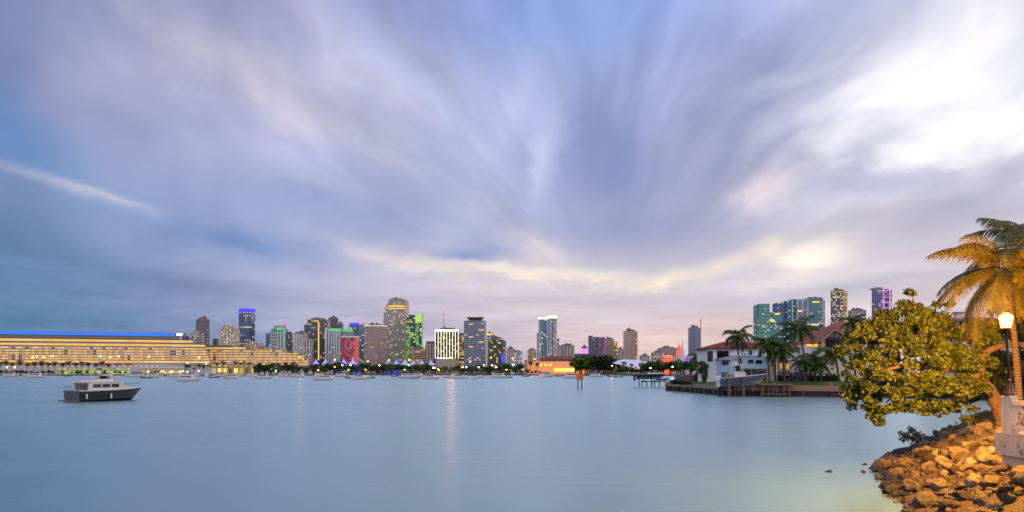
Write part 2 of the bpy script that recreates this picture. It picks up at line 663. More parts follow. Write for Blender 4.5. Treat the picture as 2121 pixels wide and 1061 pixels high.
def balc(t, Y, x0, x1, yt, yb, step, m, d=1.8, th=.35):
    """Stack of balcony slabs on one part of a front."""
    b = MB()
    z = zt(yb, Y)
    a, c = px_x(x0, Y), px_x(x1, Y)
    while z < zt(yt, Y) - 1:
        b.box(a, c, Y - d, Y - .02, z, z + th)
        b.box(a, c, Y - d, Y - d + .12, z + th, z + th + .8)
        z += step
    o = b.build('balcony_stack', m, t)
    return o


glow = {
    'blue': lamp_mat('blue_light', '2a30ff', 1.6, False), 'white': lamp_mat('white_light', 'fff4d8', 2.2, False),
    'green': lamp_mat('green_light', '62e08a', 0.75, False), 'lime': lamp_mat('lime_light', 'c4ee5a', 0.85, False),
    'red': lamp_mat('red_light', 'ff3b30', 1.6, False), 'yellow': lamp_mat('yellow_light', 'ffc83a', 1.5, False),
    'purple': lamp_mat('purple_light', 'd68cff', 1.5, False), 'pink': lamp_mat('pink_light', 'f08ae8', 1.2, False),
    'orange': lamp_mat('orange_light', 'ff5a1e', 1.3, False), 'violet': lamp_mat('violet_light', '7a3cff', 1.2, False),
    'coral': lamp_mat('coral_light', 'e84a4a', 0.75, False),
}  # on side walls and shafts, floodlight given as the wall's own glow
fa_res = facade('residential_white', 'a8a2a6', '3a4656', 3.6, 3.4, .55, .62, .16, 'ffd9a0', 1.5)
fa_res2 = facade('residential_pink', 'a4949a', '46424e', 3.6, 4.4, .55, .6, .14, 'ffd090', 1.5, seed=2)
fa_beige = facade('residential_beige', 'b5a28e', '4a4650', 3.8, 3.6, .6, .6, .3, 'ffd48a', 1.6, seed=3)
fa_dark = facade('dark_glass', '4a505e', '323c4e', 4.2, 3.2, .8, .8, .07, 'ffdf8a', 1.5, seed=4, rough=.15)
fa_gray = facade('gray_slab', '6e6672', '504c5a', 4.0, 5.0, .6, .5, .05, 'ffe0a0', 1.3, seed=5)
fa_blue = facade('blue_glass', '3e5070', '30507e', 4.2, 4.0, .86, .82, .08, 'ffe8a8', 1.5, seed=6, rough=.12)
fa_teal = facade('teal_glass', '5a8a98', '2a6480', 4.0, 5.0, .86, .68, .12, 'fff0a0', 1.4, seed=7, rough=.15)
fa_tealg = facade('green_teal_glass', '5e9a94', '2c746e', 4.0, 6.0, .9, .68, .08, 'eaff9a', 1.4, seed=8, rough=.15)
fa_lblue = facade('pale_blue_condo', '98a4b0', '3c5a72', 3.7, 5.0, .66, .7, .09, 'ffe9a8', 1.4, seed=9)
fa_brown = facade('brown_grid', 'a08c88', '5a4c54', 4.4, 4.2, .62, .55, .07, 'ffc860', 1.5, seed=10, row=1.0)
fa_tan = facade('tan_grid', 'a88c78', '54443c', 4.4, 4.2, .62, .55, .16, 'ffc060', 1.4, seed=11, row=1.0)
fa_fin = facade('bronze_grid', '9a948e', '646c78', 5.2, 5.2, .62, .6, .2, 'ffd060', 1.5, seed=12, row=1.0)
fa_fin2 = facade('pink_stone_grid', 'd0a494', '74584e', 5.2, 4.2, .5, .5, .2, 'ffd9a0', 1.0, seed=13)
fa_navy = facade('navy_glass', '1e3c58', '163a60', 5.0, 6.0, .92, .72, .26, 'd8ee3c', 1.3, seed=14, row=1.2, warm2='fff7a0', rough=.12)
fa_greenlit = facade('green_lit_glass', '4c8a4c', '2e7a40', 5.0, 5.0, .9, .7, .5, '86e84a', .8, seed=15, row=.9, warm2='e4ff70')
fa_park = facade('striped_deck', 'a8835e', '3a2a20', 4.6, 12, 1.0, .5, .2, 'ffb84a', 1.2, seed=16)
fa_vert = facade('white_vertical', 'b0a8a8', '4c4a52', 4.0, 7.0, .42, 1.0, .04, 'ffe0a0', 1.0, seed=17)
fa_black = facade('bronze_glass', '2c2820', '262420', 4.2, 3.6, .9, .75, .16, 'f2e05a', 1.4, seed=18, row=1.1, rough=.15)
fa_band = facade('blue_gray_band', '7a8296', '3e5272', 4.3, 5.5, .94, .52, .07, 'ffe08a', 1.6, seed=19)
fa_pale = facade('pale_block', 'b2a4a2', '66626c', 4.0, 4.5, .55, .5, .12, 'ffe0a0', 1.2, seed=20)
fa_vio = facade('violet_block', '6c5a7a', '38304a', 4.2, 4.2, .6, .55, .1, 'ffd0e0', 1.2, seed=21)
fa_slate = facade('slate_block', '5a6480', '384258', 4.2, 4.0, .7, .6, .06, 'ffe0a0', 1.2, seed=22)
fa_beigev = facade('beige_vertical', 'a8968e', '847068', 4.4, 3.0, .5, 1.0, .0, seed=23)
fa_lit = facade('lit_beige', 'b89a70', '6a5030', 4.4, 7, .92, .55, .55, 'ffd070', .95, seed=24)
fa_goldw = facade('gold_windows', '54506c', '3a4268', 4.2, 3.6, .8, .62, .42, 'f4e060', 1.35, seed=25, row=.8)
fa_goldf = facade('gold_face', 'b08a48', '7a6030', 4.2, 4.0, .7, .6, .4, 'ffd860', 1.0, seed=26)
fa_purp = facade('purple_gray', '70688e', '3c4270', 4.2, 5, .86, .6, .14, 'ffe08a', 1.2, seed=27)
fa_red = facade('red_lit_grid', 'a84a5c', '543040', 4.0, 3.8, .6, .6, .35, 'ffb0b0', .8, seed=28)
fa_fins = facade('blue_vertical', '8088a4', '3e5676', 60, 5, .55, 1.0, .0, seed=29)

# --- left group
t = tower('condo_tower', 'leftmost skyline tower, blue glass with a white lit cap', 1900, 357, 383.5, 695.5, fa_blue)
blk(t, 'crown', 1898, 364, 376, 690.5, 695.2, glow['white'], 10); bar(t, 'fin', 1900, 375, 694, 760, 3, white_paint)
t = tower('office_tower', 'dark grey slab office tower with a plain flat top, third from the skyline\'s left end', 2150, 406, 434, 661, fa_gray, xc=413, dl=40, dr=14)
t = tower('condo_tower', 'pinkish stepped condo tower with warm lights in front of the dark grey slab', 1950, 394, 416, 690, fa_res2)
blk(t, 'upper_tier', 1952, 399, 412, 685, 690, fa_res2, 16); bar(t, 'fin', 1950, 405, 688, 760, 2.4, white_paint)
t = tower('condo_tower', 'beige condo tower with rounded stepped crown and many warm windows', 1850, 454, 487.5, 683, fa_beige)
blk(t, 'upper_tier', 1852, 458, 484, 677, 683, fa_beige, 22); blk(t, 'crown', 1854, 463, 480, 672.5, 677, glow['white'] if False else fa_beige, 16)
blk(t, 'cap', 1856, 468, 475, 670, 672.5, white_paint, 8)
for x in (457, 464, 471, 478, 485): bar(t, 'fin', 1850, x, 684, 770, 1.6, white_paint)
t = thing('office_tower', 'tall dark blue glass tower with glowing blue crown band', 'tower', (px_x(511, 2050), 2075, GZ))
c = [(px_x(511.2, 2070) + 20.0 * math.cos(a), 2072 + 22 * math.sin(a)) for a in [2 * math.pi * k / 20 for k in range(20)]]
MB().prism(c, GZ, zt(647, 2060)).build('tower_body', fa_blue, t, uv=True)
c2 = [(px_x(511.2, 2070) + 20.7 * math.cos(a), 2072 + 22.7 * math.sin(a)) for a in [2 * math.pi * k / 20 for k in range(20)]]
MB().prism(c2, zt(646.5, 2060), zt(640, 2060)).build('crown', glow['blue'], t)
for x in (500, 504.5, 509): bar(t, 'light_strip', 2051 + abs(x - 511) * .3, x, 650 + (x - 500) * .1, 668, 1.3, glow['yellow'])
for x in (500, 505): bar(t, 'light_strip', 2051 + abs(x - 511) * .3, x, 690, 712, 1.2, glow['yellow'])
t = tower('hotel', 'low beige stepped hotel below the blue crowned tower', 1820, 498, 545, 719, fa_beige, 'hotel')
for i, (a, b, y) in enumerate(((505, 540, 715), (511, 534, 711), (517, 529, 708))): blk(t, 'upper_tier', 1824 + i * 3, a, b, y, y + 5, fa_beige, 20 - i * 4)
tower('office_block', 'small grey block in the gap left of the beige stepped hotel', 2200, 441, 450, 702, fa_gray, 'building', roof=False)
t = tower('condo_tower', 'white and teal stepped tower with a green lit pediment and red roof lights', 1800, 558, 593, 688, fa_lblue)
blk(t, 'wing', 1806, 551, 558.5, 691, None, fa_blue, 20); blk(t, 'wing', 1806, 592.5, 600.5, 687, None, fa_vio, 20)
blk(t, 'upper_tier', 1803, 562, 591, 681, 688, fa_tealg, 22); blk(t, 'upper_tier', 1806, 567, 588, 674, 681, fa_res, 16)
g = MB().extrude_y([(px_x(572, 1799), zt(684, 1799)), (px_x(590, 1799), zt(684, 1799)), (px_x(590, 1799), zt(681.5, 1799)), (px_x(581, 1799), zt(677, 1799)), (px_x(572, 1799), zt(681.5, 1799))], 1798.5, 1799.8)
g.build('pediment', glow['green'], t)
for x in (576, 581.5, 588): bar(t, 'fin', 1800, x, 686, 768, 2, white_paint)
bar(t, 'light_strip', 1799, 589.2, 684, 735, 1.6, glow['green'])
blk(t, 'roof_light', 1805, 586, 591, 669.5, 673, glow['red'], 4)
balc(t, 1800, 562, 574, 690, 765, 7.2, white_paint)
tower('office_block', 'small block with a lit sign panel between the teal tower and pale condo', 2000, 600, 607, 711, fa_lit, 'building', roof=False)
t = tower('condo_tower', 'pale condo tower of thin vertical piers stepping down to the right', 1780, 605.5, 632, 692, fa_res)
blk(t, 'wing', 1783, 631.5, 645, 702, None, fa_res2, 20); blk(t, 'crown', 1784, 612, 624, 688.5, 692, fa_vio, 12)
blk(t, 'roof_light', 1786, 616, 621, 687, 688.4, glow['violet'], 5)
for x in (610, 615, 620, 626, 635, 641): bar(t, 'fin', 1780, x, 694 if x < 632 else 703, 768, 1.6, white_paint)
t = tower('office_tower', 'dark glass office tower with one bright yellow vertical light line', 2000, 635, 676.5, 663, fa_dark)
blk(t, 'wing', 2006, 630, 635.2, 671.5, None, fa_dark, 26); bar(t, 'light_strip', 2000, 660, 667, 746, 2.4, glow['yellow'])
blk(t, 'light_strip', 1999, 649, 660, 664.5, 666, glow['yellow'], .8)
tower('office_tower', 'dark grey square topped tower behind the green topped condo', 2350, 680, 698.5, 659.5, fa_dark)
tower('office_block', 'shorter dark tower to the right of the grey square topped tower', 2300, 698.5, 709, 671.5, fa_dark, 'building')
t = tower('condo_tower', 'pale blue condo slab with green lit strips along its roof', 1830, 674, 707, 686, fa_lblue)
blk(t, 'wing', 1836, 707, 729.5, 686.5, None, fa_lblue, 24); blk(t, 'crown', 1829.5, 680, 705.5, 680.5, 686, glow['green'], 10); blk(t, 'crown', 1835, 709.5, 729, 682, 687, glow['green'], 10)
blk(t, 'pier', 1828, 673, 676.5, 679, None, white_paint, 10)
for x in (681, 686.5, 692, 697, 703): bar(t, 'fin', 1830, x, 688, 768, 2.4, white_paint)
t = tower('condo_tower', 'dark blue tower topped by a rounded violet blue glowing crown', 2100, 723, 743.5, 674, fa_blue, roof=False)
cr = [(px_x(732.6, 2100) + 13.4 * math.cos(a), 2112 + 12 * math.sin(a)) for a in [2 * math.pi * k / 16 for k in range(16)]]
MB().prism(cr, zt(674.5, 2100), zt(669, 2100)).build('crown', glow['blue'], t)
blk(t, 'wing', 2104, 742.5, 749.5, 691, None, fa_blue, 18); blk(t, 'crown', 2102, 742.5, 749, 685, 691, glow['blue'], 12)
t = tower('hotel_tower', 'red lit block with white cornice and pink window grid', 1760, 707.5, 743, 700, fa_red, 'hotel', xc=734.5, dl=4, dr=26)
blk(t, 'cornice', 1757, 707, 744, 696.5, 699.5, white_paint, 26); blk(t, 'side_wall', 1758.6, 734.5, 742.5, 699.6, None, glow['coral'], 4); blk(t, 'side_wall', 1759, 707.2, 712.4, 701, None, mat('red_lit_wall', 'a83c48', .8), 3)
t = tower('condo_tower', 'slim dark teal tower squeezed between the red block and brown tower', 1950, 743, 755, 677.5, fa_teal)
t = tower('office_tower', 'square brown granite tower with a white rim on the roof', 1750, 754, 802, 675.5, fa_brown, xc=783.5, dl=10, dr=34)
MB().prism(quad_px(753.5, 802.4, 1748, 30, 783.5, 10, 34), zt(675.4, 1750), zt(673.8, 1750)).build('roof_rim', lamp_mat('rim_light', 'fff0e0', .9, False), t)
# --- tallest tower with the stepped left edge
Y = 2250
steps = [(793, 654), (795, 645), (797, 638), (799.5, 632), (802, 627), (804.5, 622.5)]
t = thing('office_tower', 'tallest tower, bronze glass with a sawtooth stepped left edge', 'tower', (px_x(818, Y), Y + 25, GZ))
blk(t, 'tower_body', Y, 806.5, 838, 619.8, None, fa_fin, 50)
for i, (x, y) in enumerate(steps): blk(t, 'stepped_bay', Y + 2 + i * .0, x, (steps[i + 1][0] if i < 5 else 806.6), y, None, fa_fin, 46 - i * 2)
blk(t, 'end_wall', Y + 1, 838, 842.5, 621, None, fa_fin2, 48); blk(t, 'roof', Y + 8, 810, 832, 618.3, 619.7, glow['red'] if False else dark_roof, 20)
blk(t, 'light_strip', Y - .6, 804.5, 838, 633.2, 635, glow['yellow'], .5); blk(t, 'light_strip', Y - .6, 802.5, 838, 638.2, 639.6, glow['yellow'], .5)
blk(t, 'roof_light', Y + 10, 808, 818, 617.9, 618.3, glow['red'], 3)
# --- green tower
t = tower('office_tower', 'navy glass tower with a lime green lit slanted crown', 2200, 841.5, 861, 652.5, fa_navy, roof=False)
gp = MB()
Y = 2198
fp = quad_px(860, 873.2, Y, 34)
gp.prism(fp, GZ, [zt(653, Y), zt(649.5, Y), zt(649.5, Y), zt(653, Y)]); gp.build('green_bay', fa_greenlit, t, uv=True)
cw = MB().prism(quad_px(860, 873.4, Y - .8, .7), zt(668.5, Y), [zt(652.5, Y), zt(649.5, Y), zt(649.5, Y), zt(652.5, Y)])
cw.build('crown', glow['lime'], t)
blk(t, 'side_wall', Y - .5, 867.5, 873.2, 669, None, fa_navy, .4)
t = tower('office_block', 'low green lit glass block between the tallest tower and navy tower', 2100, 841.5, 847.5, 676.5, fa_greenlit, 'building')
t = tower('parking_block', 'low tan block with long horizontal stripes and orange lights', 1740, 849, 884, 723.5, fa_park, 'building', xc=857, dl=12, dr=20)
blk(t, 'stair_tower', 1739, 853, 857, 722, None, conc, 8)
t = tower('office_block', 'white block with dark vertical stripes and grey penthouse', 1900, 881, 901.5, 714, fa_vert, 'building', roof=False)
blk(t, 'penthouse', 1902, 882.5, 901, 707, 714, fa_gray, 24)
# --- glowing crown tower with mast
Y = 1850
t = tower('office_tower', 'black glass tower outlined by glowing white vertical lines and crown', Y, 901, 950, 684, fa_black, roof=True)
for i in range(9): bar(t, 'light_strip', Y, 901.6 + i * 5.95, 685, 742.5, 1.0, glow['white'])
blk(t, 'crown', Y - 1.4, 901, 950.3, 682.6, 686.5, glow['white'], 1.3); blk(t, 'base_light', Y - 1.6, 904, 931, 741.5, 743, glow['white'], 1.0)
blk(t, 'base_light', Y - 1.8, 932, 941, 744, 752, glow['white'], 1.0)
blk(t, 'podium', Y - 12, 903, 950, 744, None, mat('podium_stone', 'a49c94', .8), 11)
t = thing('radio_mast', 'red and white lattice mast with a red beacon on the glowing crowned tower', 'mast', (px_x(919, Y), Y + 18, zt(684, Y)))
xm = px_x(919.2, Y + 18)
for i in range(7):
    za, zb = zt(682 - i * 5.7, Y), zt(682 - (i + 1) * 5.7, Y)
    MB().tube([(xm, Y + 18, za), (xm, Y + 18, zb)], [1.2 - i * .1, 1.1 - i * .1], 5).build('mast_section', mat('mast_red', '8a2a28', .6) if i % 2 else mat('mast_white', 'b8b0b4', .6), t)
MB().ball((xm, Y + 18, zt(641.8, Y)), 1.5).build('beacon', glow['red'], t); MB().ball((xm, Y + 18, zt(659, Y)), 1.2).build('beacon', glow['red'], t)
t = tower('office_tower', 'narrow tower with yellow lit vertical stripe beside the black glass tower', 1900, 950.3, 961, 697, fa_lit, roof=False)
blk(t, 'penthouse', 1904, 951, 960.5, 690, 694, fa_gray, 20); blk(t, 'light_strip', 1899, 950.5, 960.8, 694.5, 699, glow['white'] if False else white_paint, 1)
t = tower('office_tower', 'wide blue grey tower with a dark penthouse under a flat roof plate', 1800, 961, 1007, 664, fa_band, xc=1003, dl=6, dr=30, roof=False)
blk(t, 'penthouse', 1806, 970.5, 998, 658.2, 664, mat('penthouse_red', '4c3440', .8), 30); blk(t, 'roof_plate', 1801, 966.5, 1001.5, 656.6, 658.2, conc, 40)
blk(t, 'roof_light', 1800, 992, 997, 655.6, 656.5, glow['red'], 3)
for i, y in enumerate((671, 683, 697.6, 708, 718)): blk(t, 'light_strip', 1799, 971 + (i % 2) * 20, 980 + (i % 2) * 22, y, y + 1.4, glow['yellow'], .5)
t = tower('office_tower', 'slim white tower with a warm lit top behind the dark glass block', 1950, 1008, 1023, 694, fa_vert)
blk(t, 'crown', 1948.5, 1008.4, 1019, 691.4, 694.5, glow['yellow'], 1)
t = tower('office_block', 'dark glass block with a slanted blue lit strip on its right edge', 1780, 1014, 1042, 702, fa_black, 'building')
blk(t, 'wing', 1786, 1042, 1048.3, 705, 728, fa_teal, 20); blk(t, 'wing', 1786, 1042, 1048, 728, None, fa_pale, 18)
Y = 1776
MB().extrude_y([(px_x(1039, Y), zt(751, Y)), (px_x(1045, Y), zt(751, Y)), (px_x(1041.5, Y), zt(734, Y)), (px_x(1036.8, Y), zt(734, Y))], Y, Y + 1).build('light_strip', glow['blue'], t)
tower('apartment_block', 'pinkish stepped apartment block right of the dark glass block', 2100, 1049, 1066, 723, fa_pale, 'building')
tower('apartment_block', 'light grey low block dotted with white and blue lights', 1780, 1057.5, 1081.5, 729, facade('grey_dotted', '9c9aa6', '6a7080', 4, 4, .6, .5, .22, 'dff0ff', 1.6, seed=31), 'building')
tower('apartment_block', 'small tan block standing alone left of the twin crowned tower', 2100, 1093, 1111, 726, facade('tan_block', 'a8967e', '6e6456', 4, 4, .55, .5, .18, 'ffe08a', 1.2, seed=32), 'building')
# --- twin crowned condo
Y = 1750
t = tower('condo_tower', 'tall teal and white condo tower with brilliant white lit twin crown', Y, 1116, 1153, 664, fa_teal, roof=False)
blk(t, 'wing', Y + 4, 1112.8, 1116.2, 689, None, fa_lblue, 26); blk(t, 'wing', Y + 4, 1153, 1158.5, 701, None, fa_res, 26)
blk(t, 'bay', Y - 3, 1116, 1121, 668, None, fa_lblue, 4); blk(t, 'bay', Y - 3, 1134, 1141, 661, None, fa_lblue, 4); blk(t, 'bay', Y - 3, 1145, 1153.5, 660, None, fa_res, 4)
blk(t, 'crown', Y - 3.6, 1115.2, 1133.5, 657.5, 661, glow['white'], 20); blk(t, 'crown', Y - 4, 1134, 1154, 654.4, 659, glow['white'], 22)
blk(t, 'upper_tier', Y, 1116, 1133.5, 661, 664, fa_tealg, 22); blk(t, 'upper_tier', Y, 1134, 1153.6, 659, 664, fa_tealg, 22)
for x in (1116.4, 1134, 1141.2, 1153): bar(t, 'fin', Y - 3, x, 664, 766, 1.5, white_paint)
tower('apartment_block', 'pale white block standing right of the twin crowned tower', 1800, 1160, 1190, 716.5, fa_vert, 'building')
t = tower('courthouse', 'low grey block carrying a small pyramid roof lit pink and purple', 1850, 1189, 1219, 733, fa_slate, 'building', roof=False)
blk(t, 'attic', 1856, 1203, 1218, 722, 733, glow['pink'], 14)
Y = 1856
a, b = px_x(1203.5, Y), px_x(1218.5, Y)
MB().add([(a, Y, zt(722, Y)), (b, Y, zt(722, Y)), (b, Y + 16, zt(722, Y)), (a, Y + 16, zt(722, Y)), ((a + b) / 2, Y + 8, zt(713, Y))], [(3, 2, 1, 0), (0, 1, 4), (1, 2, 4), (2, 3, 4), (3, 0, 4)]).build('roof', mat('slate_roof', '6a5f86', .7), t)
t = tower('office_tower', 'slate and violet office block with a magenta edge light', 1800, 1218.5, 1254, 698, fa_slate, xc=1234, dl=8, dr=14, roof=False)
blk(t, 'wing', 1798.5, 1236, 1254, 698.5, None, fa_vio, 12); bar(t, 'light_strip', 1798, 1251.8, 701, 732, 1.8, lamp_mat('magenta_light', 'd83aa0', .9, False)); blk(t, 'penthouse', 1806, 1220, 1228, 695.5, 698, dark_roof, 14)
t = tower('office_tower', 'beige office slab beside the violet block with a lit shorter wing', 1850, 1254.2, 1272, 703.5, fa_beigev)
blk(t, 'wing', 1853, 1272, 1279.5, 707.5, None, fa_lit, 20)
tower('apartment_block', 'small white striped block left of the lone beige tower', 2000, 1280, 1291.5, 724, fa_vert, 'building')
t = tower('office_tower', 'lone beige pink tower with antennas and a warm lit right face', 1780, 1291, 1320.5, 687, fa_beigev, xc=1309.5, dl=6, dr=18)
blk(t, 'side_wall', 1778.9, 1310, 1320.3, 688, None, fa_tan, 1.0)  # warm light on this face put into the tan wall colour
for x in (1300, 1304, 1307, 1312): MB().tube([(px_x(x, 1790), 1790, zt(687, 1790)), (px_x(x, 1790), 1790, zt(683.8, 1790))], .3, 4).build('antenna', dark_metal, t)
tower('apartment_block', 'low tan roofed block right of the lone beige tower', 1800, 1327, 1347, 738, fa_pale, 'building')
tower('apartment_block', 'low cream block with tall dark windows left of the red lit tower', 1650, 1352, 1379, 731.5, facade('cream_arcade', 'b8a894', '4c4244', 9, 5, .5, .6, .05, 'ffe0a0', 1, seed=33), 'building', group=None)
tower('office_block', 'broad plain mauve block behind the red lit tower', 1900, 1367.5, 1404, 722, facade('mauve_block', '9a8488', '7c686e', 4.4, 6, .8, .4, .0, seed=34), 'building')
# --- red lit tower
Y = 1700
t = thing('clock_tower', 'slender tiered tower glowing red orange with a pointed spire', 'tower', (px_x(1407, Y), Y + 8, GZ))
blk(t, 'tower_shaft', Y, 1402.8, 1411, 727, None, glow['orange'], 9, uv=False); blk(t, 'upper_tier', Y + 1, 1404, 1409.8, 719, 727, glow['orange'], 6.5, uv=False)
MB().lathe([(2.6, zt(719, Y)), (2.2, zt(716, Y)), (.9, zt(713.5, Y)), (.15, zt(709, Y))], (px_x(1406.9, Y), Y + 4.3, 0), 8).build('spire', glow['orange'], t)
Y = 1500
t = thing('arena', 'white and mauve waterfront arena with an orange red lit round corner', 'arena', (px_x(1400, Y), Y + 30, GZ))
blk(t, 'hall', Y, 1378, 1490, 738, None, mat('arena_wall', 'b0a2ae', .7, .1, .1), 70)
c = [(px_x(1383, Y) + 10 * math.cos(a), Y + 4 + 10 * math.sin(a)) for a in [2 * math.pi * k / 18 for k in range(18)]]
MB().prism(c, GZ, zt(744, Y)).build('rotunda', glow['orange'], t)
MB().lathe([(10.5, zt(741, Y)), (8, zt(737, Y)), (1, zt(735, Y))], (px_x(1386, Y), Y + 8, 0), 16).build('dome', lamp_mat('amber_light', 'ff8a20', 1.2, False), t)
blk(t, 'light_strip', Y - 1, 1420, 1442, 741, 745, glow['violet'], .8)
Y = 1450
t = thing('sail_monument', 'tall white cone shaped sail structure tapering to a point', 'monument', (px_x(1413, Y), Y, GZ))
MB().lathe([(6.5, GZ), (5.5, zt(745, Y)), (3.2, zt(728, Y)), (1.2, zt(714, Y)), (.2, zt(701, Y))], (px_x(1413, Y), Y, 0), 14).build('sail', mat('sail_white', 'b8bcc8', .6), t, smooth=True)
t = tower('office_tower', 'blue grey vertically ribbed tower beside a thin construction crane', 1900, 1425.5, 1451, 679.5, fa_fins, xc=1439, dl=8, dr=14)
Y = 1880
t = thing('crane', 'thin tower crane standing against the blue grey ribbed tower', 'crane', (px_x(1450.3, Y), Y - 6, GZ))
MB().tube([(px_x(1450.2, Y), Y - 6, GZ), (px_x(1450.2, Y), Y - 6, zt(660, Y))], .9, 4).build('mast', mat('crane_paint', '9a8488', .6), t)
MB().box(px_x(1446, Y), px_x(1452.5, Y), Y - 7, Y - 5.6, zt(666, Y), zt(665, Y)).build('jib', mat('crane_paint', '9a8488', .6), t)
# --- right group
Y = 2000
t = tower('condo_tower', 'teal glass tower with a curved left shoulder and a lower right wing', Y, 1572, 1594.4, 629.5, fa_tealg, roof=False)
for i, (x, y) in enumerate(((1567.8, 633), (1569, 631.4), (1570.3, 630.3))): blk(t, 'curved_bay', Y + 6 - i * 2, x, (1569, 1570.3, 1572)[i], y, None, fa_tealg, 30)
blk(t, 'wing', Y + 2, 1594.4, 1621, 647, None, fa_teal, 34); balc(t, Y, 1573, 1594, 632, 760, 8, mat('teal_slab', '7aa8ac', .6)); blk(t, 'crown', Y - 1, 1605, 1615, 649, 652, glow['yellow'], .9)
blk(t, 'light_strip', Y + .8, 1593, 1604, 662, 666, glow['yellow'], .9)
Y = 2100
t = thing('condo_tower', 'broad cluster of blue glass towers with a rising roofline', 'tower', (px_x(1655, Y), Y + 30, GZ))
for i, (a, b, y, m, dy) in enumerate(((1610, 1631, 627, fa_blue, 14), (1630, 1640, 622.5, fa_teal, 6), (1640, 1652, 620, fa_teal, 10), (1651, 1673, 620, fa_lblue, 5), (1672.5, 1705, 617.5, fa_teal, 0), (1704.8, 1708.6, 622, fa_lblue, 4))):
    blk(t, 'tower_body', Y + dy, a, b, y, None, m, 40)
blk(t, 'crown', Y - 1, 1683, 1697, 624.5, 627, glow['yellow'], .9); blk(t, 'light_strip', Y - 1, 1681, 1696, 671, 674, glow['yellow'], .9); blk(t, 'light_strip', Y + 4, 1653, 1661, 643, 646, glow['yellow'], .9)
blk(t, 'roof', Y + 6, 1676, 1702, 616.2, 617.5, dark_roof, 26)
for x in (1641, 1652, 1662, 1673, 1704): bar(t, 'fin', Y, x, 622, 760, 2, white_paint)
balc(t, Y, 1697, 1704.5, 620, 760, 8, white_paint)
t = tower('office_tower', 'slab tower full of yellow lit windows with a golden right face', 1950, 1720.5, 1755, 603, fa_goldw, xc=1746.5, dl=5, dr=22, roof=True)
blk(t, 'side_wall', 1948, 1748, 1754.6, 606, None, fa_goldf, 2); blk(t, 'crown', 1948.6, 1721, 1746, 603.4, 606, lamp_mat('dim_gold', 'c8a838', .6, False), .9)
tower('apartment_block', 'small pale purple block between the golden tower and purple outlined tower', 2100, 1766, 1794, 643, facade('lilac_block', '98909c', '6a5c78', 4.2, 4, .6, .55, .3, 'ffd88a', 1.2, seed=35), 'building')
Y = 2000
t = tower('office_tower', 'grey purple tower with glowing purple framed panels on its corner', Y, 1805.5, 1847.5, 599, fa_purp, xc=1829, dl=6, dr=20, roof=False)
blk(t, 'side_wall', Y + 4, 1843.5, 1847.4, 602, None, fa_goldf, 12)
for y0 in (597, 615.5, 626.5, 637, 647.6): blk(t, 'light_frame', Y - 2, 1829.5, 1843, y0, y0 + 1.1, glow['purple'], 1)
for x in (1829.8, 1843): bar(t, 'light_frame', Y - 1, x, 597, 648.5, 1.5, glow['purple'])
blk(t, 'roof', Y + 4, 1809, 1840, 597.5, 599, conc, 24)

# plant boxes, masts and balconies on the flat topped towers
rngp = random.Random(17)
for t in [o for o in COL.objects if o.get('category') in ('tower', 'building', 'hotel')]:
    rf = [c for c in t.children if c.name.split('.')[0] == 'roof']
    if not rf or len(rf[0].data.vertices) != 8: continue
    vs = [v.co for v in rf[0].data.vertices]
    mx = [max(v[i] for v in vs) for i in range(3)]; mn = [min(v[i] for v in vs) for i in range(3)]
    if t.get('label', '').startswith(('long low', 'dark blue tower')): continue
    w = mx[0] - mn[0]
    q = MB()
    for k in range(3):
        x = mn[0] + w * rngp.uniform(.05, .7); y = mn[1] + (mx[1] - mn[1]) * rngp.uniform(.2, .6)
        q.box(x, x + w * rngp.uniform(.1, .28), y, y + 5, mx[2] + .01 + k * .004, mx[2] + rngp.uniform(1.5, 3.8))
    q.build('roof_plant', conc if rngp.random() < .5 else dark_roof, t, loc=1)
    if rngp.random() < .6:
        x = (mn[0] + mx[0]) / 2 + rngp.uniform(-.2, .2) * w; y = (mn[1] + mx[1]) / 2
        MB().tube([(x, y, mx[2]), (x, y, mx[2] + rngp.uniform(5, 12))], [.35, .2], 4).build('antenna', white_paint, t, loc=1)

# ------------------------------------------------------------------ orange lit terminal with a red roof, in front of the towers
Y = 1480
t = thing('exhibition_hall', 'long low hall washed in orange light with a dark red hipped roof', 'building', (px_x(1148, Y), Y + 30, GZ))
wl = mat('hall_wall', 'c89070', .8, .1, .05, emis='ff9a50', es=.45)  # orange floodlight given to the wall as its own glow
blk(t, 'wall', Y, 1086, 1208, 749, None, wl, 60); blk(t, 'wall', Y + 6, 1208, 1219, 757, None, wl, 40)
blk(t, 'clerestory', Y + 8, 1120, 1193, 745, 749, facade('clerestory', '9a8078', '2c3040', 6, 6, .75, .9, .0, seed=36), 44)
a, b = px_x(1117, Y), px_x(1197, Y)
r0 = zt(745, Y); r1 = zt(736.8, Y)
MB().add([(a, Y + 4, r0), (b, Y + 4, r0), (b, Y + 56, r0), (a, Y + 56, r0), (a + 12, Y + 30, r1), (b - 12, Y + 30, r1)],
         [(3, 2, 1, 0), (0, 1, 5, 4), (1, 2, 5), (2, 3, 4, 5), (3, 0, 4)]).build('roof', mat('hall_red_roof', '7c3c38', .8), t)
for x in (1117, 1127.5, 1137): blk(t, 'window', Y - .6, x, x + 6, 754, 758.5, glow['yellow'], .5, uv=False)
blk(t, 'window_band', Y - .6, 1147, 1190, 763, 770, lamp_mat('hall_glow', 'ffd860', 1.5, False), .5, uv=False)
blk(t, 'annex', Y - 10, 1086, 1092, 745, None, conc, 9)
